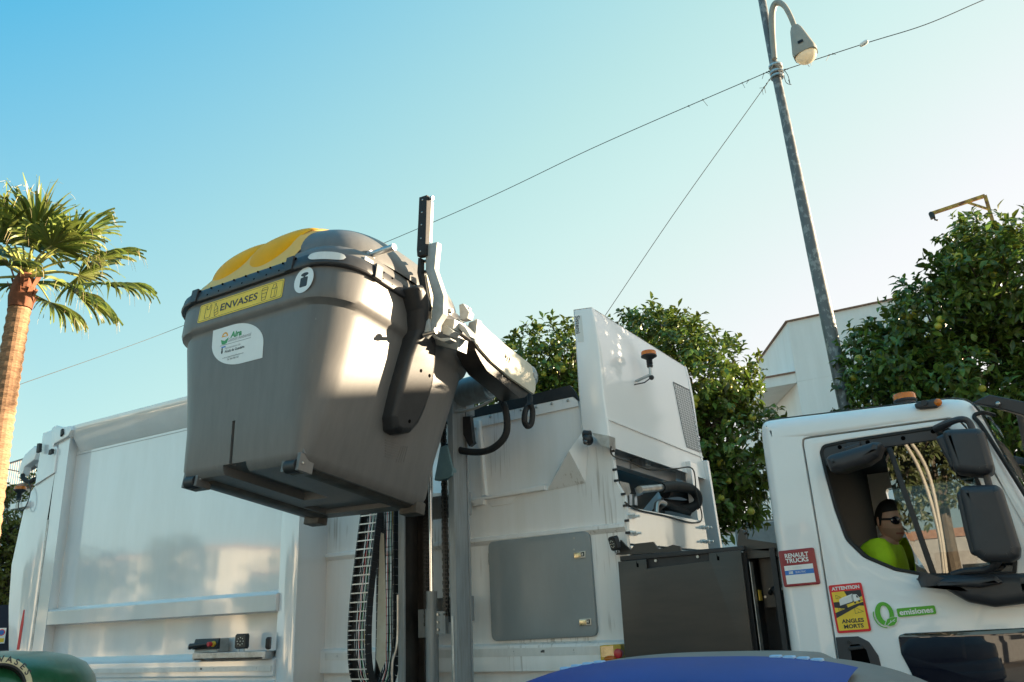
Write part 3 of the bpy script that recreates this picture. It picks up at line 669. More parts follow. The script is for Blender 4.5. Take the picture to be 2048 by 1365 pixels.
m.tube(smooth_path([fx(1330, 985, XF-.14), fx(1362, 983, XF-.14), fx(1385, 995, XF-.12), fx(1378, 1012, XF-.16), fx(1330, 1010, XF-.2)], 8), .05, 10)
m.tube(smooth_path([fx(1310, 1024, XF-.16), fx(1330, 1008, XF-.14), fx(1352, 1018, XF-.12), fx(1380, 1026, XF-.1)], 8), .026, 10)
m.use(GALV); m.tube(smooth_path([fx(1312, 1026, XF-.1), fx(1314, 1008, XF-.1), fx(1322, 1004, XF-.1), fx(1330, 1008, XF-.1)], 5), .02, 10)
for x in (1258, 1268): m.cyl(fx(x, 990, XF-.15), fx(x+1, 1012, XF-.15), .024, n=6)
m.solid([fx(*p, XF-.12) for p in ((1240, 963), (1258, 967), (1262, 985), (1256, 992), (1244, 988))], (-.05, 0, 0))
m.build('hydraulic_hose', frm)
m = MB(WIRE)
m.tube(smooth_path([fx(1222, 893, XF), fx(1226, 912, XF-.02), fx(1262, 925, XF-.12), fx(1300, 940, XF-.12), fx(1350, 938, XF-.05), fx(1385, 938, XF), fx(1393, 985, XF+.005), fx(1404, 1036, XF+.01), fx(1385, 1046, XF+.01), fx(1330, 1032, XF+.01), fx(1275, 1020, XF+.01), fx(1250, 1005, XF+.01)], 6), .006, 6)
m.build('wiring', frm)

# ---- chassis, wheels
m = MB(BLACK); m.box(-8.4, 0.3, 5.75, 5.85, 0.75, 0.98); m.box(-8.4, 0.3, 6.55, 6.65, 0.75, 0.98)
for x in (-8, -6.5, -5, -3.5, -2): m.box(x, x+.12, 5.85, 6.55, .78, .95)
m.build('chassis', TR)
def wheel(x, y, s):
    m = MB(RUBBER); m.lathe([(.30, -.14), (.46, -.145), (.50, -.11), (.505, 0), (.50, .11), (.46, .145), (.30, .14)], 40, (x, y, .505), (0, 1, 0)); w = m.build('wheel', TR)
    m = MB(GALV); m.lathe([(.02, -.12*s), (.16, -.13*s), (.2, -.06*s), (.28, -.1*s), (.305, -.14*s), (.305, .14*s)], 32, (x, y, .505), (0, 1, 0))
    for k in range(10): a = k*math.pi/5; m.cyl((x+.22*math.cos(a), y-.05*s, .505+.22*math.sin(a)), (x+.22*math.cos(a), y-.1*s, .505+.22*math.sin(a)), .016, n=6)
    m.build('rim', w)
for x in (-7.6, -6.3, -0.55):
    wheel(x, 5.2, 1); wheel(x, 7.15, -1)

# ---- lift mast
def bx(m, xa, xb, Y0, Y1, y_img, z0=0.6, z1=3.25):
    m.box(onY(xa, y_img, Y0).x, onY(xb, y_img, Y0).x, Y0, Y1, z0, z1)
m = MB(MASTP); ym = 1200
bx(m, 796, 808, 4.86, 4.88, ym); xa = onY(796, ym, 4.86).x; m.box(xa, xa+.012, 4.88, 5.12, .6, 3.25); bx(m, 825, 836, 5.10, 5.12, ym)
xb0 = onY(900.5, ym, 4.86).x; xb1 = onY(912.5, ym, 4.86).x; m.box(xb0, xb1, 4.86, 5.02, .6, 3.32)
m.box(xb0-.05, xb1+.01, 5.02, 5.035, .6, 3.3)
for z in (1.62, 2.36): m.box(xa+.02, xb0, 5.12, 5.15, z, z+.17)
m.box(xa, xb1, 5.05, 5.15, 3.1, 3.25)
m.use(GREASE); m.box(xa+.0125, xa+.03, 4.885, 5.098, .6, 3.24); m.box(xa+.03, onY(808, ym, 4.86).x+.03, 5.05, 5.099, .6, 3.24)
m.use(GALV).box(xb0+.008, xb0+.026, 4.853, 4.86, .6, 1.66)
mast = m.build('lift_mast', TR, bevel=.003)
m = MB(MASTP); yc = 5.0; rx = onY(864, 1260, yc).x; zt1 = onY(864, 1183, yc).z; zt2 = onY(864, 1218, yc).z; zt3 = onY(864, 1275, yc).z
m.cyl((rx, yc, .6), (rx, yc, zt3), .046, n=24); m.cyl((rx, yc, zt3), (rx, yc, zt2), .049, n=24); m.cyl((rx, yc, zt2), (rx, yc, zt1), .04, n=24)
m.use(CHROME).cyl((rx, yc, zt1), (rx, yc, 3.0), .0185, n=20); m.use(MASTP)
m.box(rx+.04, rx+.125, yc-.01, yc+.03, zt3+.02, zt2-.02); m.box(rx-.14, rx-.03, yc+.02, yc+.05, zt3, zt2)
m.use(STEEL)
for k in range(3): m.cyl((rx+.065, yc-.012, zt3+.05+k*.05), (rx+.065, yc-.022, zt3+.05+k*.05), .009, n=6)
m.build('hydraulic_cylinder', mast)
for xx, zlow in ((853.5, 1.60), (891.5, 1.66)):
    m = MB(GREASE); x = onY(xx, 1150, 5.01).x; k = 0; z = zlow
    while z < 3.15:
        wdt = .018 if k % 2 else .022
        m.box(x-wdt, x+wdt, 4.998, 5.022, z, z+.026); m.box(x-.011, x+.011, 4.988, 5.032, z+.006, z+.02); z += .027; k += 1
    m.use(STEEL).cyl((x, 5.01, zlow-.06), (x, 5.01, zlow), .006)
    m.build('lift_chain', mast)
m = MB(TEALP).at(frameY(4.84)); m.plate(round_poly(SY(4.84, [(880, 895), (893, 890), (905, 940), (903, 952), (893, 958), (868, 962)]), .012), -.05, 0, bev=.004)
m.build('carriage_plate', mast)
# cable chain: a loop from the front strand down and back up the rear strand
xl = onY(700, 1265, 4.68).x; xw = onY(737, 1265, 4.68).x-xl
path = [(4.80, 2.42), (4.77, 2.25), (4.73, 2.0), (4.70, 1.8), (4.685, 1.6), (4.69, 1.42), (4.72, 1.29), (4.79, 1.20), (4.86, 1.18), (4.93, 1.22), (4.975, 1.32), (4.985, 1.5), (4.985, 2.0), (4.985, 2.55)]
pp = smooth_path([(0, a, b) for a, b in path], 10)
# resample evenly
L = [0]; 
for a, b in zip(pp, pp[1:]): L.append(L[-1]+(b-a).length)
def along(s):
    for i in range(len(L)-1):
        if L[i+1] >= s: t = (s-L[i])/(L[i+1]-L[i]); return pp[i].lerp(pp[i+1], t)
    return pp[-1]
m = MB(BLACK); step = .062; N = int(L[-1]/step)
for k in range(N):
    a = along(k*step); b = along(k*step+step*.97); d = (b-a).normalized(); nrm = Vector((0, d.z, -d.y))
    for xe in (xl, xl+xw-.012):
        vs = []
        for x in (xe, xe+.012):
            for p, sgn in ((a, -1), (b, -1), (b, 1), (a, 1)):
                q = p+nrm*(sgn*.03); vs.append((x, q.y, q.z))
        m.add(vs, [(3, 2, 1, 0), (4, 5, 6, 7), (0, 1, 5, 4), (1, 2, 6, 5), (2, 3, 7, 6), (3, 0, 4, 7)])
m.use(GALV)
for k in range(N):
    a = along(k*step+step*.5); b = along(k*step+step*.6); d = (b-a).normalized(); nrm = Vector((0, d.z, -d.y))
    for sg in (1,):
        q = a+nrm*(sg*.030); m.bar((xl+.006, q.y, q.z), (xl+xw-.006, q.y, q.z), .006, .009)
rr = random.Random(3)
cols = [RUBBER, RUBBER, BLACK, RUBBER, RED, RUBBER, GRINK, BLACK, YBOX, RUBBER]
for i in range(10):
    m.use(cols[i] if cols[i] in (RUBBER, BLACK) else cols[i]); x = xl+.018+(xw-.036)*i/9; rd = .0055 if cols[i] in (RUBBER, BLACK) else .0028
    m.tube([(x+rr.uniform(-.003, .003), p.y+rr.uniform(-.006, .006), p.z) for p in pp[::4]], rd, 6)
m.build('cable_chain', mast)
m = MB(ARMP); x5 = onY(752, 1200, 4.83).x; m.at(frameY(4.84)); m.plate(SY(4.84, [(760, 1065), (767, 1068), (771, 1200), (771, 1322), (761, 1345), (752, 1318)]), -.004, 0); m.build('cable_guide_plate', mast)
m = MB(GALV); m.tube(smooth_path([onY(784, 1372, 4.84), onY(785, 1325, 4.84), onY(792, 1300, 4.85), onY(795, 1270, 4.86), onY(795.5, 1190, 4.86)], 6), .010, 8); m.build('hydraulic_pipe', mast)

# ---- lifting arm: hub, plate arm, gripper
XA = -2.82
m = MB(ARMP)
arm = [(954.5, 638), (951, 660), (950, 678.7), (960, 697), (984, 724), (1020, 755), (1068.6, 788.9), (1071, 780), (1072, 769), (1068, 748), (1062.8, 730), (1040, 712), (1014.7, 692.7), (985, 667)]
m.at(frameX(XA)).plate(SX(XA, arm), -.018, 0, bev=.004)
m.use(LIGHTP).plate(SX(XA-.2, [(952, 640), (948, 678.7), (958, 700), (984, 728), (1010, 755), (1062, 790), (1066, 750), (1035, 712), (985, 667)]), -.22, -.2, bev=.004)
m.use(GREASE); low = SX(XA-.02, [(951, 680), (960, 697), (984, 724), (1020, 755), (1060, 786), (1050, 795), (1040, 797), (1000, 762), (975, 742), (962, 722), (951, 700)])
m.plate(low, -.17, -.022)
m.use(INK)
for x0, y0, x1, y1 in ((1009, 713, 1009.5, 716), (1010, 707, 1013, 724), (1013, 711, 1018, 728), (1017.5, 714, 1020, 725), (1019, 717.5, 1019.5, 720)):
    (ya, z1_), (yb, z2_) = SX(XA, [(x0, y0), (x1, y1)]); w = .006; m.add([(ya-w, z1_, .0012), (ya+w, z1_, .0012), (yb+w, z2_, .0012), (yb-w, z2_, .0012)], [(0, 3, 2, 1), (0, 1, 2, 3)])
m.at(Matrix()); m.use(GALV)
h = onX(1069, 750, XA); m.lathe([(.02, 0), (.068, 0), (.07, .012), (.06, .018), (.035, .02), (.03, .03), (.001, .03)], 28, (XA-.03, h.y+.012, h.z), (1, 0, 0))
c1 = onY(1003, 768, 4.97); c0 = onY(958, 780, 4.97); ca = Vector((XA-.05, 4.93, c1.z)); 
m.use(MASTP); m.cyl(Vector((c0.x-.2, 4.97, c0.z-.0)), Vector((onY(978, 770, 4.97).x, 4.97, onY(978, 772, 4.97).z)), .105, n=32)
m.use(GALV); q0 = Vector((onY(977, 770, 4.97).x, 4.97, onY(977, 772, 4.97).z)); m.lathe([(.10, 0), (.1, .006), (.082, .008), (.08, .004), (.06, .004), (.055, .012), (.04, .013)], 32, q0, (1, 0, .02))
m.use(MASTP).cyl(q0, onX(1022, 757, XA-.05), .04, n=24)
m.use(STEEL)
for x, y in ((1001, 753), (1014, 757)): m.ball(onX(x, y, XA-.04), (.02, .02, .028))
armo = m.build('lift_arm', TR)
m = MB(RUBBER)
m.tube(smooth_path([onY(992, 782, 4.95), onY(1003, 800, 4.92), onY(1013, 830, 4.90), onY(1012, 868, 4.90), onY(992, 893, 4.9), onY(965, 904, 4.92), onY(930, 903, 4.94), onY(893, 894, 4.97)], 6), .025, 10)
m.tube(smooth_path([onX(1059, 790, XA-.1), onX(1060, 805, XA-.08), onX(1051, 822, XA-.08), onX(1049, 842, XA-.08), onX(1055, 853, XA-.08), onX(1063, 846, XA-.06), onX(1065, 822, XA-.05), onX(1060, 808, XA-.05)], 6), .021, 10)
m.use(LIGHTP); m.tube(smooth_path([onY(905, 825, 4.9), onY(930, 822, 4.88), onY(955, 815, 4.88), onY(985, 800, 4.9)], 5), .012, 8)
m.build('hydraulic_hose', armo)
m = MB(BLACK); m.solid([onY(x, y, 4.99) for x, y in ((910, 835), (940, 833), (945, 880), (947, 886), (938, 893), (934, 885))], (0, .04, 0)); m.build('hose_bracket', armo)
# gripper, facing the camera
YG = 3.86
m = MB(LIGHTP).at(frameY(YG))
gp = [(851, 485), (858, 488), (874, 484), (868.5, 537), (887, 592), (886, 627), (873.5, 647), (872, 660), (862, 667), (861, 654), (866, 592), (851, 540)]
m.plate(SY(YG, gp), -.05, .0, bev=.004)
m.plate(SY(YG+.03, [(853, 391), (862, 402), (858.5, 484), (850, 480)]), -.06, -.03, bev=.003)
m.at(frameY(YG-.02)); m.plate(SY(YG-.02, [(831, 668), (857, 637), (861, 668), (853, 677)]), -.02, 0, bev=.003)
m.at(Matrix()); m.use(STEEL)
m.cyl(onY(861, 397, YG), onY(866, 396.5, YG), .014, n=12); m.cyl(onY(847, 670, YG-.04), onY(872, 664, YG-.04), .012, n=12); m.cyl(onY(869, 663, YG-.03), onY(872, 662, YG-.03), .022, n=16)
for yy in (522, 543): m.cyl(onY(838, yy+3, YG+.03), onY(858, yy, YG+.03), .012, n=12)
m.use(LIGHTP)
def blk(pts, Y, dep, mm=None):
    if mm: m.use(mm)
    m.solid([onY(x, y, Y) for x, y in pts], (0, dep, 0))
blk([(882, 636), (909, 639), (907, 659), (900, 661), (882, 653)], 4.0, .1)
blk([(880, 655), (892, 650), (906, 662), (898, 672), (886, 668)], 3.98, .08)
blk([(874, 678), (906, 675), (918, 675), (915, 701), (890, 694), (872, 690)], 4.06, .1, GREYP)
blk([(911, 640), (930, 655), (941, 674), (936, 675), (915, 655)], 4.05, .06, LIGHTP)
blk([(908, 640), (916, 637), (945, 668), (952, 688), (944, 682)], 4.12, .05, GREYP)
blk([(918, 610), (926, 607), (938, 625), (934, 637), (920, 640)], 4.15, .06, LIGHTP)
blk([(862, 668), (880, 677), (900, 676), (902, 680), (888, 684), (868, 677)], 3.95, .06, LIGHTP)
blk([(938, 645), (955, 639), (951, 672), (945, 672), (935, 655)], 4.2, .05, GREYP)
m.use(STEEL)
for x, y, r in ((897, 624, .028), (933, 620, .018), (922, 652, .015)):
    q = onX(x, y, -2.86); m.cyl(q-Vector((.02, 0, 0)), q+Vector((.012, 0, 0)), r, n=6); m.cyl(q+Vector((.012, 0, 0)), q+Vector((.03, 0, 0)), r*.6, n=12)
m.use(ARMP); blk([(846, 552), (853, 550), (862, 600), (863, 652), (859, 652), (852, 600)], YG+.05, .03)
grip = m.build('gripper', armo, bevel=.002)
m = MB(RUBBER).at(frameY(YG-.03)); m.plate(SY(YG-.03, [(838, 395), (853.5, 390), (851, 480), (850, 509), (842, 512), (834, 513), (833, 500), (836, 440)]), -.04, 0, bev=.004)
m.plate(SY(YG-.03, [(834, 515), (839, 515), (839, 545), (846, 580), (855, 612), (852, 620), (840, 585), (832, 545)]), -.05, -.01, bev=.003)
m.use(STEEL)
for x, y in ((845, 400), (844, 425), (843, 450), (842, 477), (840.5, 503)): q = onY(x, y, YG-.03); m.ball((q.x, q.z, 0), (.006, .006, .003), 8, 6)
m.build('rubber_pad', grip)

# ---- battery box between hopper and cab
YB = 5.0
m = MB(SATIN).at(frameY(YB))
bo = SY(YB, [(1236, 1124), (1292, 1118.5), (1293.5, 1138), (1418, 1122.5), (1418, 1107), (1481, 1101), (1516, 1385), (1256, 1395)])
m.plate(bo, -.012, 0, bev=.002)
m.use(VOID)
for x, y in ((1275, 1128), (1436, 1114)):
    q = onY(x, y, YB); m.add([(q.x-.007, q.y if False else q.z-.02, .001), (q.x+.007, q.z-.022, .001), (q.x+.007, q.z+.002, .001), (q.x-.001, q.z+.002, .001), (q.x-.007, q.z+.022, .001)], [(0, 1, 2, 3, 4)])
m.use(BLACK)
m.plate(SY(YB+.02, [(1240, 1113), (1487, 1092), (1489, 1101), (1241, 1123)]), -.06, -.015, bev=.003)
m.plate(SY(YB+.03, [(1290, 1118), (1420, 1106), (1420, 1125), (1292, 1140)]), -.05, -.03)
m.use(STEEL)
for x, y in ((1312, 1122), (1396, 1114)): q = onY(x, y, YB+.03); m.cyl((q.x, q.z, -.03), (q.x, q.z, -.02), .009, n=8)
m.at(Matrix()); xa = onY(1240, 1110, YB).x; xb = onY(1484, 1100, YB).x; zt = onY(1360, 1104, YB).z
m.use(BLACK); m.box(xa+.01, xb, YB+.06, 7.2, .9, zt-.03)
bat = m.build('battery_box', TR)
m = MB(SATIN).at(frameY(YB+.25)); m.plate(SY(YB+.25, [(1232, 1110), (1241, 1080), (1250, 1090), (1262, 1100), (1270, 1088), (1306, 1084), (1316, 1098), (1330, 1096), (1345, 1090), (1360, 1093), (1362, 1104)]), -.02, 0)
m.build('lifting_bracket', bat)
q = onY(1229, 1089, 5.2); work_light('work_light', (q.x, 5.17, q.z), (-.5, -.75, -.25), .085, bat)
m = MB(SATIN); m.solid([onY(x, y, 5.1) for x, y in ((1474, 1090), (1476, 1072), (1481, 1058), (1488, 1062), (1492, 1078), (1560, 1088), (1560, 1103), (1480, 1100))], (0, .05, 0)); m.cyl(onY(1488, 1067, 5.05), onY(1494, 1064, 5.05), .012)
m.box(onY(1486, 1100, 5.1).x, onY(1560, 1100, 5.1).x, 5.1, 7.1, 1.90, 1.95); m.box(-1.5, -1.28, 5.12, 7.1, 1.1, 1.14)
m.use(SATIN); m.box(-1.46, -1.30, 5.2, 5.22, 1.62, 1.9)
for k in range(5): m.use(STEEL).cyl((-1.45+.035*k, 5.2, 1.68+.04*(k % 2)), (-1.45+.035*k, 5.188, 1.68+.04*(k % 2)), .008, n=6)
m.use(YBOX).box(-1.475, -1.468, 5.14, 5.19, 1.66, 1.72); m.use(RUSTY_ if False else GALV).box(-1.482, -1.478, 5.06, 5.12, 1.2, 1.88); m.use(BLACK); m.box(-1.5, -1.2, 5.3, 5.32, 1.0, 1.9); m.box(-1.36, -1.33, 5.08, 5.12, 1.0, 1.95)
m.use(GREYP); m.box(-1.47, -1.38, 5.28, 5.3, 1.65, 1.85)
m.use(RUBBER); m.tube(smooth_path([(-1.42, 5.2, 1.7), (-1.38, 5.15, 1.72), (-1.36, 5.13, 1.65), (-1.38, 5.15, 1.55)]), .015)
m.build('battery_rack', bat)
# ---- cab
YB2 = 5.05
co = SY(5.045, [(1590, 1372), (1523, 880), (1521, 843), (1560, 837), (1895, 797), (1938, 799), (1962, 829), (2048, 985), (2135, 1135)])
xfr = co[-1][0]
co = co+[(xfr+.03, 1.2), (xfr-.02, .75), (co[0][0]+.75, .75), (co[0][0]+.55, 1.0), (co[0][0]+.03, 1.12)]
co = round_poly(co, [0, 0, .06, .3, .3, .10, .12, .3, .1, .05, .05, .05, .1, .02], 6)
door_px = [(1690, 1430), (1669.6, 1293), (1637, 1081), (1604.5, 890), (1605, 877.5), (1622, 873.8), (1896, 836.5), (1917, 838), (1931, 853), (2040, 1018), (2105, 1120), (2118, 1430)]
do = round_poly(SY(YC, door_px), [0, 0, .3, .02, .05, .02, .05, .05, .05, .3, .1, 0], 5)
win_px = [(1641, 905), (1646, 892), (1690, 882), (1880, 853), (1902, 860), (1950, 950), (2032, 1120), (2030, 1148), (1858, 1152), (1790, 1140), (1728, 1114), (1693, 1080), (1671, 1020), (1653, 955)]
wo_ = round_poly(SY(YC, win_px), [.03, .03, .05, .05, .05, .1, .05, .02, .1, .1, .1, .1, .1, .1], 4)
m = MB(CABP).at(frameY(YC)); m.plate(co, -.13, 0, holes=[do], bev=.075, seg=6, hk=.05)
YFAR = YC+2.3
fw_ = [(x, z) for x, z in offset_poly(wo_, -.02)]
m.at(Matrix(((1, 0, 0, 0), (0, 0, 1, YFAR), (0, 1, 0, 0), (0, 0, 0, 1)))); m.plate(co, -.13, 0, holes=[fw_], bev=.075, seg=6, hk=.05)
m.at(Matrix())
iA = min(range(len(co)), key=lambda i: (co[i][0]-onY(1962, 829, 5.045).x)**2+(co[i][1]-onY(1962, 829, 5.045).z)**2)
iB = min(range(len(co)), key=lambda i: (co[i][0]-onY(2135, 1135, 5.045).x)**2+(co[i][1]-onY(2135, 1135, 5.045).z)**2)
nC = len(co)
def bulge(y, x): t = (y-YC)/2.3; return .07*(1-(2*t-1)**2)
ys = [YC+.07+(2.3-.14)*k/10 for k in range(11)]
for i in range(nC):
    if iA < i < iB-0: continue
    j = (i+1) % nC
    if i == iA: continue
    a, b = co[i], co[j]
    front_a = a[0] > -0.62 and a[1] > 1.3; front_b = b[0] > -0.62 and b[1] > 1.3
    vs = []
    for y in ys:
        for p, fr in ((a, front_a), (b, front_b)):
            roofl = .035*(1-(2*(y-YC)/2.3-1)**4) if p[1] > 2.3 else 0
            vs.append((p[0]+(bulge(y, 0) if fr else 0), y, p[1]+roofl))
    m.add(vs, [(2*k, 2*k+2, 2*k+3, 2*k+1) for k in range(10)])
cab = m.build('cab', TR, angle=40)
m = MB(GLASS); a, b = co[iA], co[iB]
vs = [];
for y in ys:
    vs += [(a[0]+bulge(y, 0)+.002, y, a[1]+.0), (b[0]+bulge(y, 0), y, b[1])]
m.add(vs, [(2*k, 2*k+2, 2*k+3, 2*k+1) for k in range(10)]); m.build('windscreen', cab)
m = MB(RUBBER); e0 = onY(1953, 836, YC-.002); e1 = onY(2052, 993, YC-.002); e2 = onY(2140, 1140, YC-.002)
m.tube(smooth_path([(e0.x+.08, YC+.15, e0.z+.03), (e0.x+.035, YC+.04, e0.z+.03), e0+Vector((-.01, .01, .01)), e0+(e1-e0)*.15, e1, e2], 6), .011, 8)
m.build('windscreen_seal', cab)
m = MB(INTER)
m.at(Matrix()); xr = onY(1560, 900, YC).x
m.box(xr+.10, xr+.13, YC+.131, YFAR-.131, 1.0, 2.62); m.box(xr+.11, -.45, YC+.131, YFAR-.131, 2.60, 2.63); m.box(xr+.1, .1, YC+.131, YFAR-.131, .92, .98)
m.box(-.28, .02, YC+.14, YFAR-.14, 1.35, 1.78); m.box(-.9, -.4, 5.95, 6.35, .98, 1.5)
m.build('cab_lining', cab)
m = MB(CABP).at(frameY(YC+.004)); di = offset_poly(do, -.006)
m.plate(di, -.06, 0, holes=[offset_poly(wo_, .004)], bev=.008)
door = m.build('door', cab, angle=40)
m = MB(RUBBER).at(frameY(YC+.012)); m.plate(offset_poly(wo_, .006), -.05, .012, holes=[offset_poly(wo_, -.012)], bev=.004)
m.use(INTER).plate(offset_poly(wo_, .03), -.10, -.055, holes=[offset_poly(wo_, -.01)])
m.build('window_gasket', cab)
m = MB(MIRB).at(frameY(YC+.012)); m.plate(round_poly(SY(YC, [(1643, 930), (1644, 898), (1655, 890), (1871, 857), (1876, 879), (1772, 894), (1760, 906), (1655, 932)]), .012), -.03, .006, bev=.003)
m.use(VOID)
for x, y in ((1679, 894.5), (1735, 884.5), (1806, 876.5), (1866, 863)): q = onY(x, y, YC); m.cyl((q.x, q.z, .006), (q.x, q.z, .0075), .012, n=12)
m.use(MIRB).plate(SY(YC, [(1693, 886), (1720, 883), (1720, 900), (1694, 903)]), .006, .02, bev=.004)
m.build('window_header', cab)
m = MB(BLACK).at(frameY(YC+.016)); m.plate(SY(YC, [(1772, 895), (1782, 893), (1874, 1152), (1861, 1152)]), -.02, .004, bev=.002); m.build('window_divider', cab)
m = MB(GLASS).at(frameY(YC+.018)); m.plate(SY(YC, [(1782, 893), (1880, 876), (1902, 865), (1948, 952), (2030, 1122), (2028, 1148), (1874, 1152)]), -.004, 0); m.build('quarter_window', cab)
m = MB(GLASS).at(frameY(YC+.03)); m.plate(round_poly(SY(YC, [(1766, 903), (1773, 900), (1862, 1150), (1857, 1150), (1824, 1100), (1806, 1060), (1788, 1000)]), .02), -.004, 0); m.build('sliding_window', cab)
# stickers and plaque on the cab
def quad_frame(pts, Y):        # local frame of a rectangular sign from its four corners (TL, TR, BR, BL)
    q = [onY(x, y, Y) for x, y in pts]; c = sum(q, Vector())/4
    U = (q[1]-q[0]+q[2]-q[3]); w = U.length/2; U.normalize(); V = (q[0]-q[3]+q[1]-q[2]); h = V.length/2; V.normalize()
    V = (V-U*V.dot(U)).normalized(); N = U.cross(V)
    return Matrix(((U.x, V.x, N.x, c.x), (U.y, V.y, N.y, c.y), (U.z, V.z, N.z, c.z), (0, 0, 0, 1))), w, h
def rect(w, h, cx=0, cy=0, r=0): p = [(cx-w/2, cy-h/2), (cx+w/2, cy-h/2), (cx+w/2, cy+h/2), (cx-w/2, cy+h/2)]; return round_poly(p, r) if r else p
M, w, h = quad_frame([(1559, 1102), (1628, 1096), (1641, 1168), (1567, 1176)], YC-.002)
m = MB(DRED).at(M); m.plate(rect(w, h, 0, 0, .012), 0, .012, bev=.004)
m.use(WSTK).plate(rect(w*.8, h*.50, 0, -h*.18), .012, .0128); m.use(SBLUE).plate(rect(w*.8, h*.125, 0, -h*.125), .0128, .0132)
m.text('RENAULT', .04, (0, h*.34), .013, WSTK, fit=(w*.66, h*.125), bold=.0012); m.text('TRUCKS', .04, (-w*.01, h*.20), .013, WSTK, fit=(w*.64, h*.125), bold=.0012)
m.text('ZE', .03, (-w*.24, -h*.125), .0134, WSTK, fit=(w*.13, h*.065), bold=.0018); m.text('ELECTRIC', .03, (w*.04, -h*.125), .0134, WSTK, fit=(w*.28, h*.05))
m.text('D WIDE', .03, (-w*.1, h*.0), .0131, SILV, fit=(w*.38, h*.06))
m.build('maker_plaque', cab)
M, w, h = quad_frame([(1657.5, 1171), (1724.5, 1165.5), (1741, 1262), (1674.5, 1268)], YC-.003)
m = MB(SRED).at(M); m.plate(rect(w, h, 0, 0, .012), 0, .0015); m.use(YSTK).plate(rect(w*.88, h*.80, 0, -h*.05, .004), .0015, .0021)
m.text('ATTENTION', .03, (0, h*.42), .0021, WSTK, fit=(w*.84, h*.075), bold=.0012)
m.text('ANGLES', .03, (w*.02, -h*.265), .0022, INK, fit=(w*.66, h*.085), bold=.001); m.text('MORTS', .03, (w*.02, -h*.375), .0022, INK, fit=(w*.58, h*.085), bold=.001)
def pol(m, pts, z, mm): m.use(mm).plate([(x*w, y*h) for x, y in pts], z, z+.0004)
pol(m, [(-.06, .35), (.44, .35), (.44, .22), (.16, .14), (.0, .24)], .0021, INK)
pol(m, [(-.44, .14), (-.20, .14), (-.05, .05), (-.05, -.02), (-.44, .03)], .0021, INK); pol(m, [(-.44, -.19), (-.44, -.08), (.18, .06), (.44, .10), (.44, .02), (.30, .03)], .0021, INK)
pol(m, [(-.26, .06), (-.26, .18), (.12, .245), (.12, .12)], .0026, SILV); pol(m, [(-.26, .18), (-.16, .22), (.17, .285), (.12, .245)], .0026, WSTK); pol(m, [(.12, .245), (.17, .285), (.19, .15), (.12, .12)], .0026, LIGHTP)
pol(m, [(-.26, .06), (.12, .12), (.19, .15), (.19, .13), (.12, .10), (-.25, .04)], .0025, INK)
pol(m, [(.18, .12), (.18, .27), (.29, .265), (.36, .19), (.36, .14)], .0027, WSTK); pol(m, [(.27, .20), (.27, .245), (.30, .24), (.335, .19)], .0032, INK)
for x, y in ((-.18, .06), (-.09, .07), (.2, .11), (.33, .135)): m.use(INK).cyl((x*w, y*h-.003, .0028), (x*w, y*h-.003, .0034), .0055, n=10)
for (x, y, s) in ((-.27, .25, .07), (.38, .15, .06), (-.27, .0, .06), (.26, -.06, .12)):
    tri = [(x-s, y-s*.55), (x+s*1.1, y-s*.30), (x-s*.9, y+s*.55)]; P = [Vector((a*w, b*h, .0027)) for a, b in tri]
    m.use(INK)
    for i in range(3): m.bar(P[i], P[(i+1) % 3], .0016, .0004, (0, 0, 1))
    m.bar((P[0]+P[2])/2*.65+P[1]*.35, (P[0]*.6+P[1]*.4), .0014, .0004)
m.build('blind_spot_sticker', cab)
# zero-emission lettering
M, w, h = quad_frame([(1794, 1217.5), (1870, 1211), (1872, 1228), (1795, 1235)], YC-.003)
m = MB(SGREEN).at(M); m.plate(rect(w, h, 0, 0, .008), 0, .001); m.text('emisiones', .05, (0, 0), .001, WSTK, fit=(w*.88, h*.62), bold=.0014)
m.plate([(-w*.5, h*.1), (-w*.52, h*.3), (-w*.57, h*.55), (-w*.54, h*.1)], 0, .001)
cx_, cy_ = M.inverted() @ onY(1770, 1224, YC-.003), None; ex, ey = .049, .066
def ell(a, b, n=28, cx=0, cy=0, t0=0, t1=2*math.pi, rot=0.0): return [(cx+a*math.cos(t0+(t1-t0)*k/n)*math.cos(rot)-b*math.sin(t0+(t1-t0)*k/n)*math.sin(rot), cy+a*math.cos(t0+(t1-t0)*k/n)*math.sin(rot)+b*math.sin(t0+(t1-t0)*k/n)*math.cos(rot)) for k in range(n)]
c = M.inverted() @ onY(1769, 1228, YC-.003)
m.use(SGREEN).plate(ell(.046, .060, 32, c.x, c.y), 0, .0012, holes=[ell(.022, .040, 32, c.x+.002, c.y+.002)])
arc = [(c.x-.056*math.cos(t), c.y-.006-.064*math.sin(t)) for t in (k*1.9/14-.35 for k in range(15))]
for a, b in zip(arc, arc[1:]): m.bar((*a, .001), (*b, .001), .005, .0012)
lf = [(-.008, -.055), (.008, -.028), (.034, -.020), (.058, -.022), (.052, -.044), (.036, -.060), (.014, -.064)]
m.use(WSTK).plate([(c.x+x*1.12-.004, c.y+y*1.05+.002) for x, y in lf], .0012, .0016); m.use(SGREEN).plate([(c.x+x, c.y+y) for x, y in lf], .0016, .002)
m.use(WSTK); 
for a, b in (((.004, -.056), (.046, -.030)), ((.02, -.046), (.024, -.034)), ((.032, -.038), (.044, -.042))): m.bar((c.x+a[0], c.y+a[1], .0022), (c.x+b[0], c.y+b[1], .0022), .003, .0006)
m.build('zero_emission_sticker', cab)
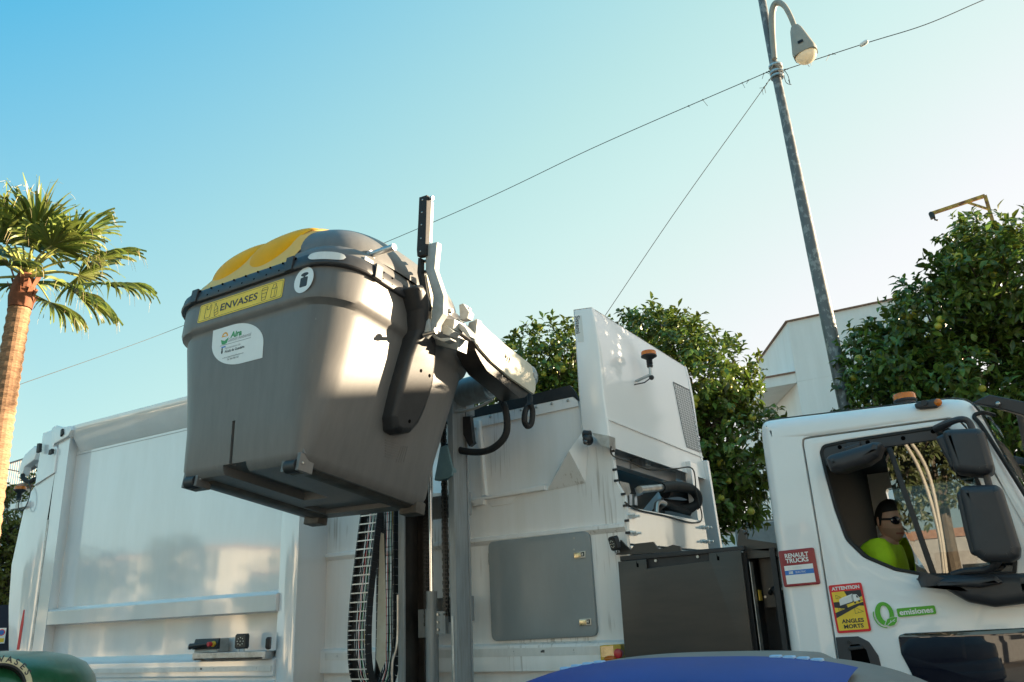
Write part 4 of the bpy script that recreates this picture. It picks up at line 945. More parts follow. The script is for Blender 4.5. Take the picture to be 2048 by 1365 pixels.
# kerb window and handle
m = MB(DGLASS).at(frameY(YC+.001)); m.plate(round_poly(SY(YC, [(1796, 1272), (1810, 1267), (2090, 1254), (2100, 1420), (1850, 1420), (1822, 1345), (1802, 1308)]), [.02, .02, .05, .02, .05, .1, .06]), -.03, .004, bev=.003)
m.build('kerb_window', cab)
m = MB(MIRB).at(frameY(YC+.001)); m.plate(round_poly(SY(YC, [(1671, 1275), (1716, 1273), (1738, 1284), (1757, 1312), (1765, 1345), (1682, 1350)]), [.004, .01, .03, .03, .02, .01]), -.02, .006, bev=.004)
m.use(VOID).plate(round_poly(SY(YC, [(1700, 1290), (1718, 1288), (1733, 1300), (1742, 1330), (1706, 1335)]), .01), .006, .0068)
q = onY(1698.5, 1285.5, YC); m.use(BLACK).cyl((q.x, q.z, .004), (q.x, q.z, .011), .011, n=14); m.plate(round_poly(SY(YC, [(1696, 1294), (1725, 1291), (1729, 1298), (1699, 1302)]), .006), .006, .02, bev=.004)
m.build('door_handle', cab)
# roof items
rq = onY(1811, 804, 5.75)
m = MB(BLACK).cyl((rq.x, 5.75, rq.z-.14), (rq.x, 5.75, rq.z+.005), .06); m.build('beacon_base', cab)
beacon('roof_beacon', (rq.x, 5.75, rq.z), .068, cab)
m = MB(MIRB).at(frameY(YC-.002)); m.plate(round_poly(SY(YC-.03, [(1828, 808), (1836, 804), (1872, 796.5), (1881, 801), (1882, 808), (1872, 815), (1840, 818), (1830, 815)]), .008), -.05, .025, bev=.010)
q = onY(1875, 804.5, YC-.03); m.use(AMBER).ball((q.x, q.z, .016), (.022, .022, .016))
q = onY(1848, 807, YC-.03); m.use(BLACK).cyl((q.x, q.z, .02), (q.x, q.z, .04), .016, n=14)
m.build('marker_lamp', cab)
m = MB(MIRB)
va = onY(1958, 815, YC+.0); 
m.solid([(va.x-.03, YC+.0, va.z+.03), (va.x+.06, YC+.0, va.z+.06), (va.x+.33, YC-.02, va.z-.06), (va.x+.34, YC-.02, va.z-.10), (va.x+.22, YC+.0, va.z-.09), (va.x+.07, YC+.0, va.z-.01)], (0, .05, 0))
m.solid([(va.x+.16, YC+.02, va.z+.02), (va.x+.34, YC+.02, va.z-.06), (va.x+.34, YC+.02, va.z-.10), (va.x+.2, YC+.02, va.z-.03)], (0, 2.26, 0))
m.solid([(va.x-.03, YFAR, va.z+.03), (va.x+.06, YFAR, va.z+.06), (va.x+.33, YFAR, va.z-.06), (va.x+.34, YFAR, va.z-.10), (va.x+.07, YFAR, va.z-.01)], (0, -.05, 0))
m.use(STEEL)
for dx, dz in ((.09, .0), (.24, -.07)): m.cyl((va.x+dx, YC+.0, va.z+dz), (va.x+dx, YC-.03, va.z+dz), .012, n=10)
m.build('sun_visor', cab, bevel=.006)
# mirrors
def mirror(pts, Y, dep, back, r=.03, bev=.03):
    m = MB(MIRB).at(frameY(Y)); m.plate(round_poly(SY(Y, pts), r, 6), -dep, 0, bev=bev, seg=5)
    m.use(MIRB)
    if back: m.plate(round_poly(SY(Y, back), r*.6, 4), -dep-.01, -dep*.25, bev=.02)
    return m
m = mirror([(1883, 861), (1900, 857), (1955, 855), (1968, 862), (1987, 930), (1984, 945), (1960, 949), (1912, 943), (1905, 935)], 4.72, .17, [(1867, 872), (1890, 862), (1915, 930), (1900, 938), (1890, 915)], .03, .035)
m.build('upper_mirror', cab)
m = mirror([(1917, 975), (1930, 970), (1990, 968), (2004, 976), (2041, 1095), (2040, 1115), (2020, 1124), (1965, 1123), (1945, 1105), (1922, 1000)], 4.70, .17, [(1910, 985), (1930, 972), (1958, 1110), (1940, 1110), (1926, 1060)], .035, .04)
m.build('lower_mirror', cab)
m = MB(MIRB); Ym = 4.8
m.tube(smooth_path([onY(1872, 857, YC), onY(1880, 853, YC-.05), onY(1898, 846, Ym+.08), onY(1920, 839, Ym), onY(1936, 843, Ym), onY(1945, 860, Ym), onY(1960, 905, Ym), onY(1975, 960, Ym), onY(1990, 1020, Ym), onY(1996, 1110, Ym), onY(1993, 1128, Ym), onY(1975, 1139, Ym+.08), onY(1930, 1143, YC-.06), onY(1905, 1150, YC-.03)], 6), .017, 10)
m.cyl(onY(1873, 858, YC-.01), onY(1896, 847, Ym+.1), .022, n=12)
m.build('mirror_arm', cab)
m = MB(MIRB).at(frameY(YC)); m.plate(round_poly(SY(YC-.1, [(1822, 1158), (1860, 1152), (2060, 1146), (2075, 1205), (1990, 1215), (1935, 1205), (1885, 1176)]), [.01, .02, .02, .05, .06, .08, .08], 5), -.01, .12, bev=.05, seg=6)
m.plate(round_poly(SY(YC-.14, [(1865, 1171), (1885, 1158), (1990, 1152), (2010, 1166), (1960, 1176)]), .02), .08, .15, bev=.02)
m.build('mirror_base', cab)
m = MB(MIRB).at(frameY(YC-.02)); m.plate(round_poly(SY(YC-.1, [(1652, 918), (1662, 911), (1748, 885), (1763, 886), (1766, 894), (1758, 915), (1738, 929), (1690, 944), (1662, 945)]), .022, 5), -.0, .13, bev=.045, seg=6)
m.plate(SY(YC-.03, [(1690, 898), (1722, 888), (1724, 900), (1693, 908)]), -.02, .06, bev=.01)
m.build('kerb_mirror', cab)
# seats and steering wheel
for y in (5.5, 6.7):
    m = MB(SEATM); m.box(-1.12, -.58, y-.25, y+.25, 1.22, 1.36)
    m.solid([(-1.20, y-.24, 1.34), (-1.04, y-.24, 1.36), (-1.13, y-.22, 1.95), (-1.24, y-.22, 1.95)], (0, .48, 0)); m.box(-1.24, -1.15, y-.13, y+.13, 1.97, 2.18); m.build('seat', cab, bevel=.03)
m = MB(RED); m.bar((-1.03, 5.38, 1.98), (-.98, 5.42, 1.78), .05, .006); m.build('seat_belt', cab)
m = MB(BLACK)
wc = Vector((-.46, 5.56, 1.70)); tn = Vector((-.75, 0, .66)); q = Vector((0, 0, 1)).rotation_difference(tn).to_matrix()
m.tube([wc+q @ Vector((.21*math.cos(t), .21*math.sin(t), 0)) for t in (k*2*math.pi/28 for k in range(29))], .015, 8, caps=False)
for k in range(3): a = k*2.1+.5; m.bar(wc, wc+q @ Vector((.2*math.cos(a), .2*math.sin(a), 0)), .03, .015)
m.cyl(wc, wc-tn*.35, .03); m.box(-.5, -.33, 5.16, 5.36, 1.62, 1.86)
m.build('steering_wheel', cab)

# ------------------------------------------------------------------ the driver
hc = onY(1783, 1043, 5.42)
DRV = empty('person', (-.88, 5.48, 1.36))
def skin_mesh(name, verts, edges, radii, mtl, root, parent, subd=2):
    me = bpy.data.meshes.new(name); me.from_pydata([tuple(v) for v in verts], edges, []); me.materials.append(mtl)
    o = bpy.data.objects.new(name, me); COL.objects.link(o)
    sk = o.modifiers.new('skin', 'SKIN'); sk.use_smooth_shade = True
    for i, r in enumerate(radii):
        d = me.skin_vertices[0].data[i]; d.radius = r if isinstance(r, tuple) else (r, r); d.use_root = (i == root)
    su = o.modifiers.new('sub', 'SUBSURF'); su.levels = subd; su.render_levels = subd
    dg = bpy.context.evaluated_depsgraph_get(); dg.update()
    m2 = bpy.data.meshes.new_from_object(o.evaluated_get(dg)); o.modifiers.clear(); o.data = m2; bpy.data.meshes.remove(me)
    m2.name = name
    for p in m2.polygons: p.use_smooth = True
    if not m2.materials: m2.materials.append(mtl)
    if parent is not None: child(o, parent)
    return o
neck = hc+Vector((-.045, .01, -.14)); chest = neck+Vector((-.03, .02, -.11)); belly = Vector((-.93, 5.47, 1.60)); pelv = Vector((-.95, 5.48, 1.42))
shR = neck+Vector((-.02, -.165, -.03)); shL = neck+Vector((-.02, .19, -.03))
elR = Vector((-.74, 5.22, 1.66)); wrR = Vector((-.56, 5.40, 1.72)); elL = Vector((-.72, 5.90, 1.66)); wrL = Vector((-.52, 5.78, 1.74))
V = [pelv, belly, chest, neck, hc+Vector((-.02, .0, -.07)), shR, elR, wrR, shL, elL, wrL, Vector((-.72, 5.48, 1.42)), Vector((-.48, 5.47, 1.42)), Vector((-.42, 5.47, 1.05)), Vector((-.28, 5.46, 1.02)), Vector((-.72, 5.68, 1.42)), Vector((-.48, 5.69, 1.42)), Vector((-.42, 5.69, 1.05)), Vector((-.28, 5.7, 1.02))]
E_ = [(0, 1), (1, 2), (2, 3), (3, 4), (2, 5), (5, 6), (6, 7), (2, 8), (8, 9), (9, 10), (0, 11), (11, 12), (12, 13), (13, 14), (0, 15), (15, 16), (16, 17), (17, 18)]
Rr = [.14, .13, .13, .058, .058, .065, .043, .032, .065, .043, .032, .085, .06, .045, .04, .085, .06, .045, .04]
for wr, sg in ((7, -1), (10, 1)):
    palm = V[wr]+Vector((.07, 0, .02)); V.append(palm); pi = len(V)-1; E_.append((wr, pi)); Rr.append(.028)
    for k in range(4):
        f1 = palm+Vector((.045, (k-1.5)*.021, .018)); f2 = f1+Vector((.022, 0, -.028-.003*k)); V += [f1, f2]; n_ = len(V); E_ += [(pi, n_-2), (n_-2, n_-1)]; Rr += [.0095, .0085]
    t1 = palm+Vector((.01, -sg*.035, .02)); t2 = t1+Vector((.03, -sg*.008, .01)); V += [t1, t2]; n_ = len(V); E_ += [(pi, n_-2), (n_-2, n_-1)]; Rr += [.011, .0095]
bodyo = skin_mesh('body', V, E_, Rr, SKIN, 0, None)
# the head, grown on to the neck: one mesh with the body
HY = rad(-48); HPt = rad(8)
RH = Matrix.Rotation(HY, 3, 'Z') @ Matrix.Rotation(HPt, 3, 'Y')
hv = []; NU, NV = 40, 30
def gs(a, b, s): return math.exp(-((a-b)/s)**2)
bmh = bmesh.new(); rows = []
for i in range(NV+1):
    ph = math.pi*i/NV; row = []
    for k in range(NU):
        th = 2*math.pi*k/NU; dx = math.sin(ph)*math.cos(th); dy = math.sin(ph)*math.sin(th); dz = math.cos(ph)
        x, y, z = .098*dx, .078*dy, .122*dz
        jaw = max(0, -dz)
        y *= 1-.22*jaw; x *= 1-.06*jaw
        if dx > 0:
            f = gs(dy, 0, .16)*dx
            x += .024*f*gs(dz, -.12, .14) + .010*f*gs(dz, .02, .18)
            x += .010*gs(dy, 0, .3)*gs(dz, -.82, .15) + .006*gs(dz, .22, .10)*dx*gs(dy, 0, .6)
            x -= .008*gs(abs(dy), .36, .16)*gs(dz, .08, .10)
            x += .006*gs(dy, 0, .26)*gs(dz, -.50, .06) - .004*gs(dy, 0, .3)*gs(dz, -.56, .03) + .006*gs(dy, 0, .24)*gs(dz, -.62, .05)
            y *= 1+.03*gs(dz, -.2, .25)
        row.append(bmh.verts.new(hc+RH @ Vector((x, y, z))))
        if i in (0, NV): break
    rows.append(row)
for i in range(NV):
    a, b = rows[i], rows[i+1]
    for k in range(NU):
        k2 = (k+1) % NU
        if len(a) == 1: bmh.faces.new((a[0], b[k], b[k2]))
        elif len(b) == 1: bmh.faces.new((a[k], b[0], a[k2]))
        else: bmh.faces.new((a[k], b[k], b[k2], a[k2]))
for sg in (-1, 1):     # ears
    c = hc+RH @ Vector((-.008, sg*.077, .0))
    mt = Matrix.Translation(c) @ RH.to_4x4() @ Matrix.Diagonal((.016, .010, .032, 1))
    bmesh.ops.create_uvsphere(bmh, u_segments=10, v_segments=8, radius=1, matrix=mt)
for f in bmh.faces:
    q = RH.transposed() @ (f.calc_center_median()-hc); a, b, c = q.x/.098, q.y/.078, q.z/.122
    if a > .55 and abs(b) < .34 and -.60 < c < -.47: f.material_index = 1
    elif a > .0 and c < -.30 and abs(b) < .95: f.material_index = 2
bodyo.data.materials.append(LIPS); bodyo.data.materials.append(STUB)
bmh.from_mesh(bodyo.data)
for f in bmh.faces: f.smooth = True
bmh.to_mesh(bodyo.data); bmh.free(); child(bodyo, DRV)
tag(DRV, 'driver in a lime yellow polo shirt and dark sunglasses sitting in the cab', 'person')
m = MB(HAIR); vs = []; fs = []
for i in range(13):
    ph = math.pi*.56*i/12
    for k in range(36):
        th = 2*math.pi*k/36; dx = math.cos(th); lim = 1.0 if dx < .2 else .60+.1*(1-dx)
        p = ph*lim; vs.append(hc+RH @ Vector((.104*math.sin(p)*math.cos(th)-.004, .084*math.sin(p)*math.sin(th), .130*math.cos(p))))
for i in range(12):
    for k in range(36): fs.append((i*36+k, (i+1)*36+k, (i+1)*36+(k+1) % 36, i*36+(k+1) % 36))
m.add(vs, fs); m.build('hair', DRV)
m = MB(DGLASS)
for sg in (-1, 1):
    m.ball(hc+RH @ Vector((.092, sg*.034, .008)), (.014, .034, .024), 14, 10, RH)
    m.use(BLACK); m.bar(hc+RH @ Vector((.09, sg*.062, .016)), hc+RH @ Vector((-.005, sg*.082, .012)), .006, .012); m.use(DGLASS)
m.use(BLACK).bar(hc+RH @ Vector((.106, -.012, .014)), hc+RH @ Vector((.106, .012, .014)), .005, .005); m.build('sunglasses', DRV)
sv = [pelv+Vector((0, 0, .05)), belly, chest, neck+Vector((-.01, 0, -.055)), shR, shR+(elR-shR)*.72, shL, shL+(elL-shL)*.72]
skin_mesh('polo_shirt', sv, [(0, 1), (1, 2), (2, 3), (2, 4), (4, 5), (2, 6), (6, 7)], [.17, .175, .175, .095, .098, .082, .098, .082], HIVIS, 0, DRV)
m = MB(NAVY); nk = neck+Vector((-.005, 0, -.035)); m.tube([nk+RH @ Vector((.072*math.cos(t), .070*math.sin(t), .012-.022*math.cos(t))) for t in (k*2*math.pi/20 for k in range(21))], .016, 8, caps=False); m.build('collar', DRV)
tv = [pelv, V[11], V[12], V[13]+Vector((0, 0, .06)), V[15], V[16], V[17]+Vector((0, 0, .06))]
skin_mesh('trousers', tv, [(0, 1), (1, 2), (2, 3), (0, 4), (4, 5), (5, 6)], [.155, .10, .075, .06, .10, .075, .06], NAVY, 0, DRV)
m = MB(BLACK)
for y in (5.47, 5.69): m.ball((-.33, y, 1.02), (.14, .05, .05))
m.build('shoes', DRV)
# ------------------------------------------------------------------ containers
WB, DB, WR, DR, HR = .506, .555, .742, .724, 1.1215
def bw(z): return WB+(WR-WB)*z/HR
def bd(z): return DB+(DR-DB)*z/HR
def rr_ring(w, d, r, n=9):
    out = []
    for cx, cy, a0 in ((w-r, -(d-r), -90), (w-r, d-r, 0), (-(w-r), d-r, 90), (-(w-r), -(d-r), 180)):
        for k in range(n+1):
            a = rad(a0+90*k/n); out.append((cx+r*math.cos(a), cy+r*math.sin(a)))
    # subdivide the straight runs
    res = []
    for i, p in enumerate(out):
        q = out[(i+1) % len(out)]; res.append(p); L = math.dist(p, q); s = int(L/.12)
        for k in range(1, s): res.append((p[0]+(q[0]-p[0])*k/s, p[1]+(q[1]-p[1])*k/s))
    return res
def rr_n(w, d, r, n=9, ns=8):
    out = []
    C4 = ((w-r, -(d-r), -90), (w-r, d-r, 0), (-(w-r), d-r, 90), (-(w-r), -(d-r), 180))
    for j, (cx, cy, a0) in enumerate(C4):
        arc_ = [(cx+r*math.cos(rad(a0+90*k/n)), cy+r*math.sin(rad(a0+90*k/n))) for k in range(n+1)]
        nx, ny, na = C4[(j+1) % 4]; q = (nx+r*math.cos(rad(na)), ny+r*math.sin(rad(na)))
        out += arc_; p = arc_[-1]
        out += [(p[0]+(q[0]-p[0])*k/ns, p[1]+(q[1]-p[1])*k/ns) for k in range(1, ns)]
    return out
def loft(m, levels, cap0=True, cap1=True):
    rings = [[(x*(1.07+.04*min(1.0, max(0, z)/HR)) if x < 0 else x, y, z) for x, y in rr_n(w, d, r)] for z, w, d, r in levels]; n = len(rings[0])
    m.add([p for R_ in rings for p in R_], [(i*n+k, i*n+(k+1) % n, (i+1)*n+(k+1) % n, (i+1)*n+k) for i in range(len(rings)-1) for k in range(n)]+([tuple(range(n-1, -1, -1))] if cap0 else [])+([tuple((len(rings)-1)*n+k for k in range(n))] if cap1 else []))
def crad(z): return .08+.20*(z/HR)**.6
def bool_cut(o, cutter):
    c = cutter.build('cutter', smooth=False); bq_ = bmesh.new(); bq_.from_mesh(c.data); bmesh.ops.recalc_face_normals(bq_, faces=bq_.faces); bq_.to_mesh(c.data); bq_.free()
    b = o.modifiers.new('cut', 'BOOLEAN'); b.operation = 'DIFFERENCE'; b.object = c; b.solver = 'EXACT'
    dg = bpy.context.evaluated_depsgraph_get(); dg.update(); me = bpy.data.meshes.new_from_object(o.evaluated_get(dg))
    o.modifiers.clear(); old = o.data; o.data = me; bpy.data.meshes.remove(old); me.name = o.name
    cm = c.data; bpy.data.objects.remove(c); bpy.data.meshes.remove(cm); me.set_sharp_from_angle(angle=rad(35))
LZ0, LH, LW, LD = 1.20, .46, .715, .70
def lid_d(x, W=LW, D=LD): return D*max(0, 1-abs(x/W)**4.5)**(1/3.2)
def lid_h(x, W=LW): return max(0.0, 1-abs(x/W)**(2.7 if x < 0 else 3.4))**.58
def lid_pt(x, t, off=0.0):       # t 0..1 from front edge over the top to the back edge
    a = math.pi*t; d = lid_d(x)*.94; h = (LH-.09)*lid_h(x)
    c, s_ = math.cos(a), math.sin(a); e = 2/2.35
    y = -d*math.copysign(abs(c)**e, c); z = LZ0+.09+h*abs(s_)**e
    return (x*1.10 if x < 0 else x, y*(1+off/.7), z+off)
def make_bin(name, colours, fancy, slots=True):
    body_m, rim_m, lid_m, mid_m, flap_m = colours
    root = empty(name, (0, 0, 0)); WM[root.name] = Matrix()
    m = MB(body_m)
    lv = [(0.0, WB-.025, DB-.025, .075), (.02, WB-.005, DB-.005, .08), (.06, bw(.06), bd(.06), .09)]
    for z in (.3, .6, .86): lv.append((z, bw(z), bd(z), crad(z)))
    lv += [(.895, bw(.895)-.004, bd(.895)-.004, crad(.9)), (.910, bw(.91)+.004, bd(.91)+.004, crad(.9)), (.925, bw(.92)+.020, bd(.92)+.020, crad(.92)), (.95, bw(.95)+.022, bd(.95)+.022, crad(.95)), (1.05, bw(1.05)+.010, bd(1.05)+.010, crad(1.05)), (HR, WR, DR, crad(HR))]
    loft(m, lv); b = m.build('container_body', root, angle=45)
    if slots:
        c = MB(body_m); c.box(-.075, -.050, -DB-.3, -DB+.03, .01, .30); bool_cut(b, c); c = MB(body_m)
        c.add([(-.15, -DB-.1, -.1), (.09, -DB-.1, -.1), (.07, -DB-.1, .05), (-.13, -DB-.1, .05), (-.15, .12, -.1), (.09, .12, -.1), (.07, .08, .05), (-.13, .08, .05)], [(0, 1, 2, 3), (7, 6, 5, 4), (0, 4, 5, 1), (1, 5, 6, 2), (2, 6, 7, 3), (3, 7, 4, 0)])
        bool_cut(b, c)
        c = MB(body_m); c.add([(-.3, .2, -.1), (.36, .2, -.1), (.36, .45, -.1), (-.3, .45, -.1), (-.27, .23, .03), (.33, .23, .03), (.33, .42, .03), (-.27, .42, .03)], [(0, 3, 2, 1), (4, 5, 6, 7), (0, 1, 5, 4), (1, 2, 6, 5), (2, 3, 7, 6), (3, 0, 4, 7)])
        bool_cut(b, c)
    for sx in (-1, 1):
        m = MB(BIND); xa, xb = sorted((sx*.30, sx*.47)); m.add([(xa, -DB+.08, 0.004), (xb, -DB+.08, 0.004), (xb, DB-.06, 0.004), (xa, DB-.06, 0.004), (xa+.05, -DB+.10, -.014), (xb-.03, -DB+.10, -.014), (xb-.03, DB-.10, -.014), (xa+.05, DB-.10, -.014)], [(0, 1, 2, 3), (7, 6, 5, 4), (0, 4, 5, 1), (1, 5, 6, 2), (2, 6, 7, 3), (3, 7, 4, 0)])
        m.build('underside_skid', root, bevel=.006)
    for sx in (-1, 1):
        for sy in (-1, 1):
            m = MB(body_m); cx = sx*(WB-.075); cy = sy*(DB-.05)
            if sy < 0:
                m.box(cx-.07, cx-.045, cy-.045, cy+.06, -.045, .055); m.box(cx+.045, cx+.07, cy-.045, cy+.06, -.045, .055); m.box(cx-.045, cx+.045, cy-.045, cy+.06, .045, .06); m.box(cx-.045, cx+.045, cy+.02, cy+.06, -.045, .05)
                if sx > 0: m.add([(cx-.07, cy-.03, .055), (cx+.075, cy-.03, .055), (cx+.045, cy-.035, .16), (cx-.07, cy+.03, .055), (cx+.078, cy+.05, .055), (cx+.05, cy+.02, .16)], [(0, 1, 2), (1, 4, 5, 2), (0, 2, 5, 3), (3, 5, 4)])
                m.use(BLACK).cyl((cx-.044, cy-.022, -.012), (cx+.044, cy-.022, -.012), .038, n=20); m.use(STEEL).cyl((cx+.07, cy-.022, .0), (cx+.076, cy-.022, .0), .008, n=10)
            else: m.use(BIND).box(cx-.07, cx+.07, cy-.06, cy+.03, -.05, .03)
            m.build('corner_roller', root, bevel=.006)
    m = MB(rim_m)
    rv = [(HR-.006, WR-.02, DR-.02, .27), (HR-.004, WR+.020, DR+.020, .285), (HR+.008, WR+.026, DR+.026, .285), (HR+.035, WR+.022, DR+.022, .285), (HR+.065, WR+.020, DR+.020, .285), (HR+.085, WR+.008, DR+.008, .28), (HR+.09, WR-.03, DR-.03, .26)]
    loft(m, rv)
    m.use(rim_m)
    for x in (-.52, .36): m.box(x-.03, x+.03, -DR-.034, -DR+.01, HR-.004, HR+.088)
    for sx in (-1, 1):
        m.box(sx*(WR+.034)-.02, sx*(WR+.034)+.004, -.46, -.40, HR-.008, HR+.085)
    m.use(VOID)
    for k in range(9):
        x = -.5+.11*k
        for zz in (HR+.022, HR+.068): m.cyl((x+(.02 if zz > HR+.05 else 0), -DR-.0262, zz), (x+(.02 if zz > HR+.05 else 0), -DR-.015, zz), .0065, n=8)
    for sx in (-1, 1):
        for y in (-.38, -.30, -.05, .1):
            for zz in (HR+.02, HR+.065): m.cyl((sx*(WR+.0262), y, zz), (sx*(WR+.01), y, zz), .0065, n=8)
    m.build('rim_strap', root, bevel=.003)
    # lid: shoulder then dome
    m = MB(lid_m)
    loft(m, [(HR+.08, WR-.022, DR-.022, .26), (LZ0+.055, WR-.030, DR-.035, .26), (LZ0+.085, WR-.040, DR-.045, .26), (LZ0+.098, WR-.065, DR-.07, .25), (LZ0+.102, WR-.10, DR-.10, .24)])
    NX, NT = 72, 40
    XE = (-.52, .31)
    xs = [LW*math.sin(math.pi/2*(2*k/NX-1)) for k in range(NX+1)]
    vs = [lid_pt(x, j/NT) for x in xs for j in range(NT+1)]
    fs = [(i*(NT+1)+j, (i+1)*(NT+1)+j, (i+1)*(NT+1)+j+1, i*(NT+1)+j+1) for i in range(NX) for j in range(NT)]
    m.add(vs, fs); lid = m.build('lid', root, angle=50)
    m = MB(mid_m); xs = [XE[0]+(XE[1]-XE[0])*k/40 for k in range(41)]
    offs = [min(1, min(k, 40-k)/2)*.022-.004 for k in range(41)]
    vs = [lid_pt(x, .015+.97*j/NT, o_) for x, o_ in zip(xs, offs) for j in range(NT+1)]
    vs = [(x, y, z) if j % (NT+1) else (x, -DR+.004, HR+.088) for j, (x, y, z) in enumerate(vs)]
    fs = [(i*(NT+1)+j, (i+1)*(NT+1)+j, (i+1)*(NT+1)+j+1, i*(NT+1)+j+1) for i in range(40) for j in range(NT)]
    m.add(vs, fs)
    m.build('lid_centre_panel', lid, angle=50)
    return root, lid, b
MT, MR = Vector((-3.78427, 3.75819, 2.40034)), None
TH = [rad(-8.258), rad(1.336), rad(-1.650)]
MBIN = Matrix.Translation(MT) @ Matrix.Rotation(TH[2], 4, 'Z') @ Matrix.Rotation(TH[1], 4, 'Y') @ Matrix.Rotation(TH[0], 4, 'X')
MBI = MBIN.inverted()
def binF(x, y, zoff=0.0):     # pixel -> local (x, z) on the front face
    n = MBIN.to_3x3() @ Vector((0, -1, (DR-DB)/HR*-1)).normalized(); o = MBIN @ Vector((0, -bd(.6)-zoff, .6)); p = MBI @ on_plane(x, y, o, n); return (p.x, p.z)
def binS(x, y, off=0.0):
    n = MBIN.to_3x3() @ Vector((1, 0, -(WR-WB)/HR)).normalized(); o = MBIN @ Vector((bw(.6)+off, 0, .6)); p = MBI @ on_plane(x, y, o, n); return (p.y, p.z)
BIN, lid, bb_ = make_bin('recycling_container', (BINP, RIMP, BINP, YEL2, YEL), True)
BIN.matrix_world = MBIN
tag(BIN, 'grey plastic recycling container with yellow lid flaps lifted in the air by the truck', 'recycling bin')
class WB_(MB):
    warp = None
    def add(s, vs, fs): return MB.add(s, [s.warp(p) for p in vs] if s.warp else vs, fs)
def zoneoff(z): return .024 if z > .925 else .0
front_warp = lambda p: (p[0], -(bd(p[1])+zoneoff(p[1])+.0015+p[2]) if p[1] < .925 else -(bd(p[1])+(.022 if p[1] < .95 else .022-(p[1]-.95)*.12)+.0015+p[2]), p[1])
def fmb(mm): m = WB_(mm); m.warp = front_warp; return m
def flap(cx, t, sx, st, mm, parent):
    m = MB(mm); N1, N2 = 22, 22; vs = []; fs = []
    for i in range(N1+1):
        for j in range(N2+1):
            u = -1+2*i/N1; v = -1+2*j/N2
            # squircle to disc
            uu = u*math.sqrt(1-v*v/2); vv = v*math.sqrt(1-u*u/2); r2 = uu*uu+vv*vv
            bul = .026*max(0, 1-r2**1.6)**.7
            x = cx+sx*uu+.07*vv; tt = t+st*vv
            p = Vector(lid_pt(x, max(.012, tt), .018)); a = Vector(lid_pt(x, max(.012, tt)+.01, .018)); n = Vector((1, 0, 0)).cross(a-p).normalized()
            if tt < .012: p += Vector((0, .0, (tt-.012)*1.35)); n = Vector((0, -1, .1))
            if n.y > 0 and tt < .4: n = -n
            if n.z < 0: n = Vector((n.x, n.y, n.z))
            low = .035*max(0, -vv)**2*max(0, 1-r2)**.3
            vs.append(p+n*(bul+low-.004))
    fs = [(i*(N2+1)+j, (i+1)*(N2+1)+j, (i+1)*(N2+1)+j+1, i*(N2+1)+j+1) for i in range(N1) for j in range(N2)]
    m.add(vs, fs); return m.build('lid_flap', parent, angle=60)
for cx in (-.30, .08): flap(cx, .115, .195, .19, YEL, lid)
for cx in (-.36, .03):
    m = MB(VOID).at(Matrix.Translation((cx, -LD*.935, LZ0+.105))); m.ball((0, 0, 0), (.12, .03, .03), 16, 8); m.build('flap_shadow_gap', lid)  # black lump stands in for the shadow gap under each flap's lip
# front stickers
def rect_from(pxs, F=binF):
    q = [Vector(F(*p)) for p in pxs]; return q
q = rect_from([(402, 612), (570, 560), (570, 598), (402, 649)])
cx = sum(p.x for p in q)/4; cz = sum(p.y for p in q)/4; sw = ((q[1]-q[0]).length+(q[2]-q[3]).length)/2; sh = .125
m = fmb(YSTK); rot = 0
m.plate(rect(sw, sh, cx, cz, .014), 0, .001); m.use(INK)
bo1 = rect(sw-.014, sh-.014, cx, cz, .012); bo2 = rect(sw-.019, sh-.019, cx, cz, .011); m.plate(bo1, .001, .0014, holes=[bo2])
m.text('ENVASES', .07, (cx-.005, cz), .0012, INK, fit=(sw*.44, sh*.40), bold=.0012)
def poly_line(m, pts, w=.0028, closed=True, z=.0016):
    P = [Vector((a, b, z)) for a, b in pts]
    for i in range(len(P)-(0 if closed else 1)): m.bar(P[i], P[(i+1) % len(P)], w, .0006)
s_ = sh/1.0
def icon(m, x0, pts, **k): poly_line(m, [(cx+x0+a*sh, cz+b*sh) for a, b in pts], **k)
icon(m, -sw*.385, [(-.20, -.34), (-.22, .08), (-.22, .34), (-.12, .34), (-.10, .12), (.10, .12), (.12, .34), (.22, .34), (.22, .08), (.20, -.34)])
bt_ = [(-.14, -.34), (-.14, .05), (-.05, .2), (-.05, .34), (.05, .34), (.05, .2), (.14, .05), (.14, -.34)]; ca, sa = math.cos(.3), math.sin(.3)
icon(m, -sw*.285, [(a*ca-b*sa, a*sa+b*ca) for a, b in bt_]); icon(m, -sw*.285, [(a*ca-b*sa, a*sa+b*ca) for a, b in ((-.14, -.02), (.14, -.02), (.14, -.18), (-.14, -.18))])
icon(m, sw*.29, [(-.13, -.34), (-.20, .2), (.20, .2), (.13, -.34)]); icon(m, sw*.29, [(-.22, .2), (-.18, .32), (.18, .32), (.22, .2)]); icon(m, sw*.29, [(-.17, .02), (.17, .02), (.14, -.2), (-.14, -.2)])
icon(m, sw*.40, [(-.17, -.34), (-.17, .12), (-.10, .26), (-.10, .34), (.12, .34), (.12, .26), (.19, .12), (.19, -.34)]); icon(m, sw*.40, [(.06, -.34), (.06, .12), (.12, .26)], closed=False); icon(m, sw*.40, [(-.17, .12), (.19, .12)], closed=False)
m.build('container_sticker', BIN)
c = Vector(binF(611, 562.5)); m = fmb(WSTK); rx_ = .078; rz_ = .082
